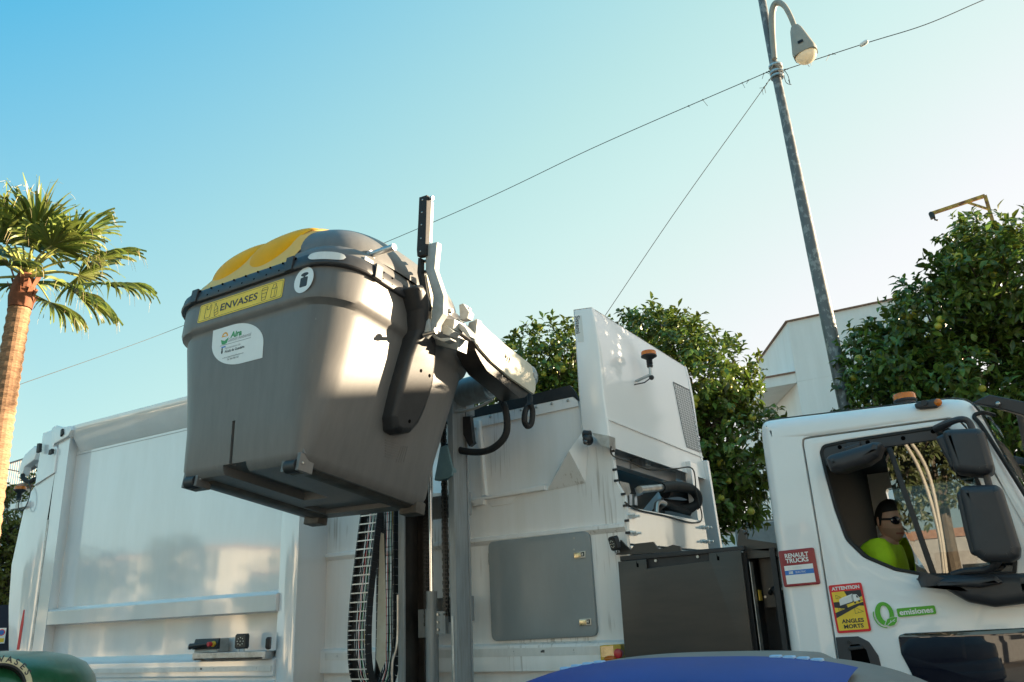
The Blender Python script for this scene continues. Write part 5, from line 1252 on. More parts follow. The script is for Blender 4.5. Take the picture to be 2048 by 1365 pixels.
m.plate(ell(rx_, rz_, 36, c.x, c.y), 0, .001); m.use(INK); m.plate(ell(.030, .012, 20, c.x+.002, c.y+.036), .001, .0016); m.plate(round_poly([(c.x-.028, c.y-.045), (c.x+.032, c.y-.045), (c.x+.032, c.y+.018), (c.x-.028, c.y+.018)], .01), .001, .0016); m.plate([(c.x-.006, c.y+.015), (c.x+.01, c.y+.015), (c.x+.01, c.y+.03), (c.x-.006, c.y+.03)], .001, .0016)
m.build('round_sticker', BIN)
q = [Vector(binF(*p)) for p in ((423, 663), (528, 632), (528.5, 714), (424, 744))]
x0 = (q[0].x+q[3].x)/2; x1 = (q[1].x+q[2].x)/2; z1 = (q[0].y+q[1].y)/2; z0 = (q[2].y+q[3].y)/2
m = fmb(WSTK); W_ = x1-x0; H_ = z1-z0
ra, rb = W_*.62, H_*.66
m.plate([(x0, z1)]+[(x1-ra+ra*math.sin(rad(a)), z1-rb+rb*math.cos(rad(a))) for a in range(0, 91, 6)]+[(x1, z0)]+[(x0+ra-ra*math.sin(rad(a)), z0+rb-rb*math.cos(rad(a))) for a in range(0, 91, 6)], 0, .001)
def T(t, fx_, fz, wf, hf, mm=INK, **k): m.text(t, .05, (x0+fx_*W_, z0+fz*H_), .0012, mm, fit=(wf*W_, hf*H_), **k)
T('Aira', .47, .755, .22, .15, GRINK, shear=.15, bold=.002); T('Gestión Ambiental', .54, .645, .44, .085, GINK, shear=.15); T('Ayuntamiento de', .42, .46, .30, .065, GINK, shear=.1); T('Alcalá de Guadaíra', .46, .385, .38, .065, INK, bold=.0008)
T('www.airagestionambiental.com', .44, .235, .40, .045, INK, shear=.15); T('Tel. 954 958 123', .44, .175, .22, .042, INK, bold=.0004)
m.use(GINK); m.bar((x0+.17*W_, z0+.555*H_, .0014), (x0+.76*W_, z0+.555*H_, .0014), .003, .0006)
c = Vector((x0+.25*W_, z0+.72*H_)); r_ = .05*W_
m.use(OINK).plate(ell(.062*W_, .062*W_, 14, c.x, c.y+.02*W_, 0, math.pi*1.07), .001, .0014, holes=[ell(.035*W_, .035*W_, 12, c.x, c.y+.025*W_, .1, 3.0)])
m.use(GRINK).plate([(c.x-.075*W_, c.y-.01*W_), (c.x, c.y-.035*W_), (c.x+.075*W_, c.y+.0*W_), (c.x+.05*W_, c.y-.07*W_), (c.x, c.y-.085*W_), (c.x-.05*W_, c.y-.075*W_)], .001, .0014); m.use(SBLUE).bar((c.x-.05*W_, c.y-.115*W_, .0014), (c.x+.03*W_, c.y-.115*W_, .0014), .008, .0006)
m.use(INK).plate(ell(.018*W_, .028*W_, 10, x0+.215*W_, z0+.40*H_), .001, .0014); m.plate(ell(.014*W_, .018*W_, 10, x0+.215*W_, z0+.465*H_), .001, .0014)
m.build('operator_sticker', BIN)
# reflector on the rim corner, curved with it
def rim_patch(m, a0, a1, z0, z1, off, n=20):
    r = .285; cxr = WR+.022-r; cyr = -(DR+.022-r); vs = []
    for k in range(n+1):
        s = k/n; a = rad(a0+(a1-a0)*s); hz = (z1-z0)/2*math.sqrt(max(0, 1-(2*s-1)**4)); zm = (z0+z1)/2
        for z in (zm-hz, zm+hz): vs.append((cxr+(r+off)*math.cos(a), cyr+(r+off)*math.sin(a), z))
    m.add(vs, [(2*k, 2*k+2, 2*k+3, 2*k+1) for k in range(n)])
m = MB(SILV); rim_patch(m, -84, -38, HR+.022, HR+.072, .006); m.build('reflector', BIN)
# lifting pins on the lid sides
for sx in (-1, 1):
    a = MBI @ onX(776, 500, -2.95); a.x = .640; b = Vector((.86, a.y+.0, a.z+.005))
    m = MB(GALV); f = lambda v: Vector((sx*v.x, v.y, v.z)); m.cyl(f(a-Vector((.08, 0, 0))), f(b), .021, n=20)
    m.cyl(f(a), f(a+Vector((.012, 0, 0))), .045, n=24); m.lathe([(.03, 0), (.03, .03), (.021, .03)], 20, f(a+Vector((.012, 0, 0))), (sx, 0, 0))
    m.build('lifting_pin', BIN)
    m = WB_(BLACK); m.warp = lambda p: (sx*(bw(p[1])+zoneoff(p[1])+p[2]), p[0], p[1])
    pts = [binS(x, y, .09) for x, y in [(824, 572), (840, 570), (852, 590), (855, 620), (852, 655), (866, 680), (874, 690), (872, 730), (866, 775), (852, 818), (838, 848), (822, 866), (802, 867), (789, 859), (787, 832), (800, 775), (818, 710), (832, 660), (833, 620), (828, 590)]]
    m.plate(round_poly(pts, .02, 3), -.06, .10, bev=.035, seg=5)
    m.use(VOID)
    for x, y in ((842, 742), (859, 752), (819, 843)): u, v = binS(x, y, .1); m.cyl((u, v, .09), (u, v, .1012), .011, n=12)
    m.build('lifting_pocket', BIN)
m = MB(WSTK); p = MBI @ onX(746, 510, -3.02); 
m.warp = None; c = Vector((.665, p.y, LZ0+.06)); m.box(WR-.034, WR-.024, c.y-.035, c.y+.035, LZ0+.025, LZ0+.048); m.build('number_plate', BIN)
m = WB_(BINP); m.warp = lambda p: (bw(p[1])+p[2], p[0], p[1])
for k in range(7):
    u, v = binS(770, 880+k*5.5); u2, v2 = binS(797, 888+k*5.0); m.bar((u, v, .001), (u2, v2, .001), .006, .003)
for k in range(4): u, v = binS(803+k*4, 893); u2, v2 = binS(792+k*5, 925); m.bar((u, v, .001), (u2, v2, .001), .004, .002)
m.build('embossed_marks', BIN)

# blue paper container, standing at the kerb in front
BL, lid2, b2 = make_bin('paper_container', (BGREY, BGREY, BGREY, BGREY, BLUEP), False, slots=False)
BLS = Vector((1.0, .95, .93))
BL.matrix_world = Matrix.Translation((-.92, 2.62, .14)) @ Matrix.Diagonal((1.03, .95, .803, 1))
tag(BL, 'grey container with a blue lid panel standing in front of the truck cab', 'recycling bin')
m = MB(BLUEP); xs = [-.46+.90*k/30 for k in range(31)]
vs = [lid_pt(x, .02+.41*j/14, .022) for x in xs for j in range(15)]
m.add(vs, [(i*15+j, (i+1)*15+j, (i+1)*15+j+1, i*15+j+1) for i in range(30) for j in range(14)])
bp = m.build('lid_flap', lid2)
for xc in (-.31, .29):
    m = MB(LBLUE)
    for k in range(4):
        x = xc+(k-1.5)*.035; p = Vector(lid_pt(x, .43, .022)); m.bar(p-Vector((.015, 0, 0)), p+Vector((.015, 0, 0)), .03, .012)
    m.build('hinge', lid2, bevel=.004)

# green glass igloo
IG = empty('glass_igloo', (-4.84, 2.40, .09)); WM[IG.name] = Matrix()
tag(IG, 'green fibreglass bottle igloo with cream ringed opening, at the far left in front', 'recycling bin')
IH = 1.47; IRr = .66
prof = [(.58, 0.0), (.62, .03), (.66, .3), (.675, .7), (.67, 1.1), (.655, 1.25), (.63, 1.34), (.58, 1.405), (.50, 1.445), (.38, 1.468), (.2, 1.48), (.01, 1.484)]
m = MB(GREENP).lathe(prof, 64); m.build('igloo_shell', IG, angle=60)
dirv = Vector((.97, -.2, .22)).normalized(); side_ = Vector((-dirv.y, dirv.x, 0))
def ring_frame(): 
    z = dirv; x = Vector((0, 0, 1)).cross(z).normalized(); y = z.cross(x)
    c = Vector((dirv.x, dirv.y, 0)).normalized()*.615+Vector((0, 0, 1.31)); return Matrix(((x.x, y.x, z.x, c.x), (x.y, y.y, z.y, c.y), (x.z, y.z, z.z, c.z), (0, 0, 0, 1)))
m = MB(CREAM).at(ring_frame()); m.plate(ell(.145, .145, 48), -.12, .03, holes=[ell(.112, .112, 48)], bev=.006)
for wd, a_mid in (('ENVASES', 75), ('VIDRIO', -45), ('PARA', 180)):
    for i, ch in enumerate(wd):
        a = a_mid-(i-(len(wd)-1)/2)*15; ar = rad(a); m.text(ch, .040, (.134*math.cos(ar), .134*math.sin(ar)), .031, INK, rot=ar-math.pi/2, bold=.0008)
m.use(RUBBER).plate(ell(.116, .116, 48), -.09, .034, holes=[ell(.106, .106, 48)])
m.build('opening_ring', IG)
m = MB(VOID).at(ring_frame()); m.plate(ell(.108, .108, 40), -.07, -.03); m.build('opening', IG)
# ------------------------------------------------------------------ trees
def leaf_mesh(name, mtl, base, d, n, ln, wd, fold=.25, curl=.25):
    """numpy: N folded leaves; base, direction, normal arrays"""
    N = len(base); s = np.cross(d, n); s /= np.linalg.norm(s, axis=1, keepdims=True)+1e-9; n2 = np.cross(s, d)
    ln = ln[:, None]; wd = wd[:, None]
    b = base; mid = base+d*ln*.5
    ml = mid+s*wd*.5+n2*wd*fold; mr = mid-s*wd*.5+n2*wd*fold; mc = mid
    tip = base+d*ln-n2*ln*curl; q = base+d*ln*.8-n2*ln*curl*.55
    ql = q+s*wd*.33+n2*wd*fold*.6; qr = q-s*wd*.33+n2*wd*fold*.6
    v = np.stack([b, ml, mc, mr, ql, q, qr, tip], 1).reshape(-1, 3)
    f = np.array([[0, 1, 2, 2], [0, 2, 3, 3], [1, 4, 5, 2], [2, 5, 6, 3], [4, 7, 5, 5], [5, 7, 6, 6]])
    tri = np.array([[0, 2, 1], [0, 3, 2], [1, 2, 4], [2, 5, 4], [2, 3, 5], [3, 6, 5], [4, 5, 7], [5, 6, 7]])
    F = (tri[None]+(np.arange(N)*8)[:, None, None]).reshape(-1, 3)
    me = bpy.data.meshes.new(name); me.vertices.add(len(v)); me.vertices.foreach_set('co', v.astype(np.float32).ravel())
    me.loops.add(F.size); me.loops.foreach_set('vertex_index', F.astype(np.int32).ravel())
    me.polygons.add(len(F)); me.polygons.foreach_set('loop_start', np.arange(0, F.size, 3, dtype=np.int32))
    me.polygons.foreach_set('use_smooth', np.ones(len(F), dtype=bool))
    me.materials.append(mtl); me.update(calc_edges=True); me.validate(); return me
def unit(v): return v/(np.linalg.norm(v, axis=-1, keepdims=True)+1e-9)
def crown_leaves(blobs, dens, ln, wd, seed, per=9, mtl=None, inner=.25, name='crown'):
    rg = np.random.default_rng(seed); B, D, Nn = [], [], []; sh = []
    for (cx, cy, cz, rx, ry, rz) in blobs:
        area = 4*math.pi*((rx*ry)**1.6/3+(rx*rz)**1.6/3+(ry*rz)**1.6/3)**(1/1.6)
        ns = int(area*dens); u = unit(rg.normal(size=(ns, 3))); c = np.array([cx, cy, cz]); r = np.array([rx, ry, rz])
        # lumpy surface
        k = rg.normal(size=(7, 3))*2.2; ph = rg.uniform(0, 6, 7)
        lump = 1+.10*np.sin(u @ k.T+ph).sum(1)/2.2
        rad_ = np.where(rg.random(ns) < inner, rg.uniform(.45, .8, ns), rg.uniform(.82, 1.04, ns))*lump
        p = c+u*r*rad_[:, None]
        ax = unit(u+.9*rg.normal(size=(ns, 3))*.7+np.array([0, 0, .35]))
        sprig_l = rg.uniform(.10, .24, ns)
        for j in range(per):
            t = (j+.5)/per
            side = unit(np.cross(ax, rg.normal(size=(ns, 3))))
            d = unit(ax*(.35+.5*t)+side*(1.0-.35*t)+np.array([0, 0, -.15])+.25*rg.normal(size=(ns, 3)))
            n = unit(ax*.8+np.array([0, 0, .8])+.3*rg.normal(size=(ns, 3)))
            B.append(p+ax*(sprig_l*t)[:, None]+.01*rg.normal(size=(ns, 3))); D.append(d); Nn.append(n)
        sh.append((p, u, ax))
    B = np.concatenate(B); D = np.concatenate(D); Nn = np.concatenate(Nn); N = len(B)
    me = leaf_mesh(name, mtl or LEAF, B, D, Nn, rg.uniform(.55, 1.35, N)*ln, rg.uniform(.8, 1.15, N)*wd)
    return me, sh
def fruit_mesh():
    m = MB(FRUIT).ball((0, 0, 0), (.037, .037, .035), 14, 10); me = bpy.data.meshes.new('fruit'); me.from_pydata(m.v, [], m.f); me.materials.append(FRUIT)
    me.polygons.foreach_set('use_smooth', [True]*len(m.f)); return me
FM = fruit_mesh()
def tree(name, loc, blobs, label, group, dens, ln=.098, wd=.050, seed=1, fruits=0, trunk_r=.11, mtl=None, per=9, fruit_bias=(0, -1, 0), inner=.25):
    t = empty(name, loc); WM[t.name] = Matrix(); tag(t, label, 'tree', group)
    me, sh = crown_leaves(blobs, dens, ln, wd, seed, per, mtl, inner); o = bpy.data.objects.new('crown', me); COL.objects.link(o); child(o, t)
    m = MB(BARK); zb = min(b[2]-b[5] for b in blobs); rg = random.Random(seed)
    h0 = max(.9, zb+.15); m.tube(smooth_path([(0, 0, -.1), (.02, .01, .4), (-.02, .03, h0*.7), (.0, .0, h0+.2)]), [trunk_r*(1.25-.45*k/18) for k in range(19)], 10)
    for b in blobs:
        c = Vector(b[:3]); base = Vector((0, 0, h0)); midp = base.lerp(c, .5)+Vector((rg.uniform(-.15, .15), rg.uniform(-.15, .15), .1))
        pts = smooth_path([base, midp, c], 5); m.tube(pts, [trunk_r*.5*(1-.75*k/10) for k in range(11)], 7)
        for k in range(9):
            u = Vector((rg.gauss(0, 1), rg.gauss(0, 1), rg.gauss(.3, 1))).normalized(); e = c+Vector((u.x*b[3], u.y*b[4], u.z*b[5]))*.93; s_ = midp.lerp(c, rg.uniform(.2, 1))
            m.tube(smooth_path([s_, s_.lerp(e, .5)+Vector((0, 0, -.06)), e], 3), [trunk_r*.18, trunk_r*.16, trunk_r*.14, trunk_r*.11, trunk_r*.09, trunk_r*.06, .004], 5)
    m.build('trunk', t)
    if fruits:
        rg2 = np.random.default_rng(seed+7); P = np.concatenate([s[0] for s in sh]); U = np.concatenate([s[1] for s in sh])
        sc = U @ np.array(fruit_bias)+.2*rg2.normal(size=len(U)); ok = np.where(sc > .15)[0]; idx = rg2.choice(ok, size=min(fruits, len(ok)), replace=False)
        for i in idx:
            for r_ in range(rg2.choice([1, 1, 2])):
                q = P[i]+U[i]*rg2.uniform(.04, .10)+rg2.normal(size=3)*.045
                f = bpy.data.objects.new('fruit', FM); COL.objects.link(f); f.location = q; s = rg2.uniform(.85, 1.2); f.scale = (s, s, s); f.rotation_euler = tuple(rg2.uniform(0, 3, 3)); f.parent = t
    return t
GT = 'orange trees on the far pavement'
def blobs_px(lst, Y, loc, dy=0.0):
    out = []
    for x, y, rpx, ry in lst:
        c = onY(x, y, Y); e = onY(x+rpx, y, Y); r = abs(e.x-c.x); out.append((c.x-loc[0], c.y-loc[1]+dy, c.z-loc[2], r, ry, r*.95))
    return out
Y1 = 8.9
L1 = (onY(1080, 900, Y1).x, Y1, .13)
tree('orange_tree', L1, blobs_px([(1085, 755, 78, .6), (1140, 730, 62, .55), (1050, 850, 90, .6), (1140, 840, 85, .6)], Y1, L1), 'smaller orange tree seen through the gap left of the hopper cover', GT, 52, seed=11, fruits=36)
L2 = (onY(1390, 900, Y1).x, Y1, .13)
tree('orange_tree', L2, blobs_px([(1345, 690, 62, .6), (1300, 668, 42, .4), (1410, 765, 85, .7), (1450, 900, 92, .75), (1400, 985, 88, .7), (1455, 1000, 62, .6), (1330, 850, 100, .8), (1472, 790, 30, .35)], Y1, L2), 'orange tree between the hopper cover and the cab', GT, 62, seed=23, fruits=55)
Y3 = 9.0
L3 = (onY(1960, 900, Y3).x, Y3, .13)
tree('orange_tree', L3, blobs_px([(1990, 570, 118, .9), (1885, 662, 105, .9), (1800, 750, 92, .8), (1940, 800, 150, 1.1), (2080, 600, 150, 1.0), (2120, 850, 170, 1.1), (1762, 712, 50, .5), (1800, 840, 85, .8), (1925, 525, 52, .45), (1950, 490, 40, .4), (2165, 640, 105, .7)], Y3, L3), 'largest orange tree, full of green fruit, behind the cab roof', GT, 58, seed=37, fruits=72)  # last crown lump is out of view, added to shade the hopper's front cover
# sunlit hedge tree beyond the tailgate
P4 = at_dist(8, 1140, 15.5)
tree('laurel_tree', (P4.x, P4.y, .13), [(0, 0, 3.2, .55, .6, .75), (-.15, 0, 2.3, .55, .6, .7), (-.5, .1, 2.8, .6, .6, .9), (.05, 0, 2.6, .4, .5, .6)], 'sunlit yellow-green tree at the left edge behind the tailgate', None, 60, ln=.08, wd=.04, seed=5, mtl=LEAFY)

# ---- palm
PB = at_dist(46, 578, 14.0); PBase = at_dist(-60, 1365, 14.4)
PT = empty('palm_tree', (PBase.x, PBase.y, 0)); WM[PT.name] = Matrix(); tag(PT, 'tall fan palm with a bare trunk rising beyond the rear of the truck', 'palm')
top = PB-Vector((PBase.x, PBase.y, 0)); m = MB(PALMT); pts = []; rs = []
lowp = at_dist(-14, 960, 14.2)-Vector((PBase.x, PBase.y, 0))
path_ = smooth_path([Vector((0, 0, 0)), Vector((lowp.x*.5, lowp.y*.5, lowp.z*.5)), lowp, lowp.lerp(top, .5)+Vector((-.03, 0, 0)), top], 22)
for i, p in enumerate(path_):
    s = i/(len(path_)-1); pts.append(p); rs.append((.20-.045*s)*(1+.05*((i % 2)*2-1)))
m.tube(pts, rs, 20); m.build('trunk', PT, angle=12)
m = MB(PALMR); m.tube([top+Vector((0, 0, -.32)), top+Vector((0, 0, -.15)), top+Vector((.01, 0, .12)), top+Vector((.01, 0, .32))], [.165, .185, .15, .07], 14)
rg = random.Random(8)
for k in range(26): a = rg.uniform(0, 6.28); z = rg.uniform(-.3, .2); d = Vector((math.cos(a), math.sin(a), 0)); m.bar(top+d*.15+Vector((0, 0, z)), top+d*.22+Vector((0, 0, z+.16)), .05, .012, (d.x, d.y, .2))
m.build('sheath', PT)
hub = top+Vector((.01, 0, .2))
def fan(az, el, pl, R_, seed, droop=.35, spread=150):
    rg = random.Random(seed); d = Vector((math.cos(az)*math.cos(el), math.sin(az)*math.cos(el), math.sin(el)))
    e = hub+d*pl+Vector((0, 0, -.16*pl*pl)); dirn = (d+Vector((0, 0, -.30))).normalized()
    m = MB(PALMS); m.tube(smooth_path([hub, hub+d*pl*.5+Vector((0, 0, .02)), e], 4), [.024-.0018*k for k in range(9)], 6)
    sid = dirn.cross(Vector((0, 0, 1)))
    if sid.length < .1: sid = Vector((-math.sin(az), math.cos(az), 0))
    sid.normalize(); sid = (Matrix.Rotation(rg.uniform(-.5, .5), 3, dirn) @ sid); nr = sid.cross(dirn); n = 34
    for i in range(n):
        a = rad(-spread/2-25+(spread+50)*i/(n-1))+rg.uniform(-.03, .03); dd = (dirn*math.cos(a)+sid*math.sin(a)+nr*(.22*math.cos(a))).normalized()
        L_ = R_*(.78+.26*math.cos(a*.8))*rg.uniform(.85, 1.12); w0 = R_*rad(spread+50)/(n-1)*.29; s2 = dd.cross(nr).normalized(); p = e.copy(); vs = []; v = dd.copy(); K = 8
        dr = droop*rg.uniform(.6, 1.5); k0 = rg.uniform(.22, .45); m.use(PALML)
        for k in range(K+1):
            t = k/K; wd = w0*min(1.05*t/.5+.12, 1)*(1 if t < .5 else max(.04, 1-(t-.5)/.5*1.0)); up_ = nr*(.016*(1 if i % 2 else -1)*min(1, t*2))
            vs += [p+s2*wd+up_, p-s2*wd-up_]
            v = (v+Vector((rg.uniform(-.05, .05), rg.uniform(-.05, .05), -dr*max(0, t-k0)*.85))).normalized(); p = p+v*(L_/K)
        m.add(vs, [(2*k, 2*k+1, 2*k+3, 2*k+2) for k in range(K)])
        if rg.random() < .35:
            q = p-v*(L_/K)*1.6; vv = (v+Vector((rg.uniform(-.3, .3), rg.uniform(-.3, .3), -.4))).normalized(); pts = [q]
            for k in range(3): vv = (vv+Vector((0, 0, -.4))).normalized(); q = q+vv*.075; pts.append(q)
            m.use(PALMD).tube(pts, [.003, .0025, .002, .001], 3)
    return m.build('frond', PT, smooth=False)
RTa = math.atan2(RT.y, RT.x)        # azimuth of the photo's rightward direction
specs = [(10, 84, .75, .95), (150, 72, .8, .95), (-50, 66, .8, .95), (80, 60, .85, .95), (215, 58, .85, .95), (20, 52, .95, .9), (-15, 40, 1.0, .95), (155, 44, .95, .95), (265, 48, .85, .95), (305, 40, .9, .95), (185, 30, 1.0, .9),
         (6, 26, 1.05, .9), (-40, 24, .95, .9), (60, 28, .95, .85), (125, 22, .95, .9), (222, 20, .95, .9), (0, 3, 1.25, 1.0), (-22, -14, 1.15, .9), (172, 0, 1.1, .9), (95, 4, .9, .85), (-100, 30, .75, .95), (198, -12, .95, .85), (-80, -2, .6, .75)]
for k, (a, el, pl, R_) in enumerate(specs): fan(RTa+rad(a), rad(el), pl, R_*.84, 100+k, droop=.9 if el < 20 else (.6 if el < 45 else .35))

# ---- street lamp and the cables tied to it
Yp = 8.9
pole_pts = [onY(x, y, Yp) for x, y in ((1697, 830), (1690, 800), (1625, 500), (1570, 235), (1548, 132), (1524, 0), (1516, -50))]
base = pole_pts[0]+(pole_pts[0]-pole_pts[2])*((pole_pts[0].z-.1)/(pole_pts[2].z-pole_pts[0].z))*1.0
SL = empty('street_lamp', (base.x, base.y, .1)); WM[SL.name] = Matrix.Translation((base.x, base.y, .1))
tag(SL, 'tall leaning galvanised street lamp with a hooked arm rising behind the cab', 'street lamp')
def pw(y): return 0
m = MB(POLE); allp = [base]+pole_pts; zs_ = [p.z for p in allp]
m.tube(allp, [.108-.0078*(p.z) if p.z < 8 else .046 for p in allp], 24); m.use(POLE).cyl(base+Vector((0, 0, 0)), base+Vector((0, 0, .35)), .13, .12)
m.build('pole', SL)
m = MB(LAMPG)
arm_pts = smooth_path([onY(1549, 118, Yp-.07), onY(1545, 70, Yp-.07), onY(1544, 30, Yp-.08), onY(1549, 10, Yp-.1), onY(1558, 6, Yp-.12), onY(1570, 14, Yp-.15), onY(1582, 36, Yp-.18), onY(1592, 62, Yp-.2)], 6)
m.tube(arm_pts, [.030+.010*math.sin(min(1, k/30)*3.14) for k in range(len(arm_pts))], 12)
m.build('lamp_arm', SL)
YL = Yp-.22; ha = onY(1591, 57, YL); hb = onY(1611, 108, YL); ax = (hb-ha).normalized(); zx = Vector((0, -1, 0)); zx = (zx-ax*zx.dot(ax)).normalized(); sx_ = ax.cross(zx)
def lam(l, w, d): return ha+ax*l+sx_*w+zx*d
Lh = (hb-ha).length
m = MB(LAMPG); secs = [(-.02, .045, .04), (.04, .07, .06), (Lh*.55, .105, .085), (Lh*.92, .135, .11), (Lh*1.05, .13, .105)]
vs = []
for l, w, d in secs:
    for k in range(20): a = 2*math.pi*k/20; ca, sa = math.cos(a), math.sin(a); vs.append(lam(l, w*math.copysign(abs(ca)**.6, ca), d*math.copysign(abs(sa)**.6, sa)))
m.add(vs, [(i*20+k, i*20+(k+1) % 20, (i+1)*20+(k+1) % 20, (i+1)*20+k) for i in range(4) for k in range(20)]+[tuple(range(19, -1, -1)), tuple(80+k for k in range(20))])
m.use(INK); m.add([lam(Lh*.66, -.03, .103), lam(Lh*.66, .03, .103), lam(Lh*.76, .03, .108), lam(Lh*.76, -.03, .108)], [(0, 1, 2, 3), (3, 2, 1, 0)])
head = m.build('lamp_head', SL)
Rm3 = Matrix((sx_, zx, ax)).transposed()
m = MB(LGLASS); m.ball(lam(Lh*1.03, 0, 0), (.122, .098, .12), 24, 16, Rm3); m.build('lamp_bowl', head)
m = MB(GALV)
nd = onY(1552, 140, Yp)
for dz in (-.12, -.06, .03): m.lathe([(.072, 0), (.080, .008), (.080, .028), (.072, .036)], 20, nd+Vector((0, 0, dz)))
m.use(LAMPG); m.tube([nd+Vector((.075*math.cos(t), .075*math.sin(t), .0+.03*math.sin(3*t))) for t in (k*.35 for k in range(19))], .008, 6); m.build('cable_clamp', SL)
def cable(pts, r, label, wraps=0, seed=1, sag=.0):
    P = smooth_path(pts, 16); n = len(P)-1
    P = [p-Vector((0, 0, sag*4*(i/n)*(1-i/n))) for i, p in enumerate(P)]
    m = MB(WIRE).tube(P, r*.65, 6); rg = random.Random(seed)
    for k in range(wraps):
        t = rg.uniform(0.0, .22)**1.2; i = min(n-1, int(t*n)); p = P[i].lerp(P[i+1], rg.random())
        m.tube([p, p+Vector((rg.uniform(-.05, .05), rg.uniform(-.03, .03), rg.uniform(-.10, .02)))], .003, 4); m.ball(p, .010, 6, 5)
    o = m.build('overhead_cable', None); tag(o, label, 'cable', 'cables tied to the street lamp'); return o
trk = at_dist(32, 772, 14.05)
cable([onY(1545, 140, Yp), onY(1200, 288, 9.3), onY(870, 441, 9.6), onY(355, 655, 10.5), trk], .0075, 'cable sloping from the lamp post down to the palm trunk at left', 7, 1, sag=.02)
cable([onY(1546, 150, Yp), onY(1500, 215, 9.0), onY(1350, 425, 9.3), onY(1210, 632, 9.7), onY(1130, 750, 10)], .0065, 'steep cable from the lamp post down behind the hopper cover', 6, 2)
cable([onY(1560, 143, Yp), onY(1728, 88, 9.0), onY(1850, 50, 9.2), onY(1968, 0, 9.5), onY(2100, -55, 10)], .0075, 'cable running from the lamp post off the upper right corner', 8, 3)
q = onY(1728, 87, 8.99); m = MB(WSTK).tube([q-Vector((.05, 0, .018)), q-Vector((.035, 0, .012)), q, q+Vector((.035, 0, .012)), q+Vector((.05, 0, .018))], [.008, .024, .028, .024, .008], 12); o = m.build('insulator'); tag(o, 'small white insulator threaded on the upper right cable', 'insulator')
m = MB(WIRE); m.tube(smooth_path([onY(1568, 140, Yp), onY(1576, 152, Yp), onY(1580, 168, Yp), onY(1577, 160, Yp)]), .004, 5); m.tube(smooth_path([onY(1566, 142, Yp), onY(1572, 165, Yp), onY(1583, 170, Yp)]), .004, 5); o = m.build('loose_wire_end'); tag(o, 'loose wire ends hanging from the lamp post clamp', 'wire')
w = MB(WIRE).tube([at_dist(-60, 928, 20), at_dist(-10, 934, 20), at_dist(60, 948, 20), at_dist(130, 965, 20)], .010, 5); o = w.build('overhead_cable'); tag(o, 'short cable crossing behind the palm trunk low at the left', 'cable')

# ---- buildings across the street
YW = 18.0
Cn = onY(1575, 645, YW); ztop = Cn.z; Ln = onZ(1517, 725, ztop); 
zl = onY(1575, 645, YW)
BW = empty('white_building', (Cn.x+2, YW+3, 0)); WM[BW.name] = Matrix.Translation((Cn.x+2, YW+3, 0))
tag(BW, 'plain white rendered building with a blank wall and a canted corner balcony', 'building')
m = MB(RENDERW)
zb0 = onY(1588, 767, YW).z; zb1 = onY(1588, 747, YW).z
A_ = Vector((Cn.x, YW, 0)); Bv = Vector((Ln.x, Ln.y, 0)); u = (Bv-A_).normalized()
q = onZ(1542, 822, zb0); u2 = (Vector((q.x, q.y, 0))-A_).normalized(); L2 = A_+u2*6
XRt = Cn.x+3.0
prismZ(m, [(A_.x, A_.y), (XRt, YW), (XRt, YW+9), (Bv.x, YW+9), (Bv.x, Bv.y)], zb0+.02, ztop)
prismZ(m, [(A_.x+.002, A_.y+.002), (XRt-.002, YW+.002), (XRt-.002, YW+8.9), (L2.x, YW+8.9), (L2.x, L2.y)], -.3, zb0+.018)
bwall = m.build('wall', BW, smooth=False)
foot = [(A_.x, A_.y), (XRt, YW), (XRt, YW+9), (Bv.x, YW+9), (Bv.x, Bv.y)]
m = MB(COPING); oc = offset_poly(foot, .05); prismZ(m, oc, ztop+.002, ztop+.03); m.build('coping', BW, smooth=False)
bxw = onY(1531, 760, YW).x-Cn.x
P1 = Vector((Cn.x-.004, YW-.004, 0)); P2 = Vector((Cn.x+bxw, YW-.004, 0)); P3 = P2+u*(Bv-A_).length*1.0; P4 = Bv+u*.3
m = MB(RENDERW); prismZ(m, [(P1.x, P1.y), (P2.x, P2.y), (P3.x, P3.y), (P4.x, P4.y)], zb0, zb1); bal = m.build('balcony', BW, smooth=False)
m = MB(COPING)
for p, q in ((P1, P2), (P2, P3)): m.bar((p.x, p.y, zb1+.017), (q.x, q.y, zb1+.017), .08, .03)
m.build('coping', bal)
m = MB(GINK); m.box(Cn.x+1.5, Cn.x+2.7, YW-.03, YW+.05, 1.0, 2.3); wn = m.build('window', BW, smooth=False)
m = MB(GLZ); m.box(Cn.x+1.56, Cn.x+2.64, YW-.045, YW-.031, 1.06, 2.24); m.build('pane', wn, smooth=False)
# unseen house added out to the right; its roof line shades the lower bin
NH = empty('shade_house', (15, YW+4, 0)); WM[NH.name] = Matrix.Translation((15, YW+4, 0)); tag(NH, 'unseen low house added right of the orange trees to shade the lifted bin', 'house')
m = MB(RENDERC); m.box(8.5, 24, YW, YW+9, -.3, 6.0); m.build('wall', NH, smooth=False)
m = MB(COPING); m.box(8.45, 24.05, YW-.05, YW+9.05, 6.002, 6.06); m.build('roof', NH, smooth=False)
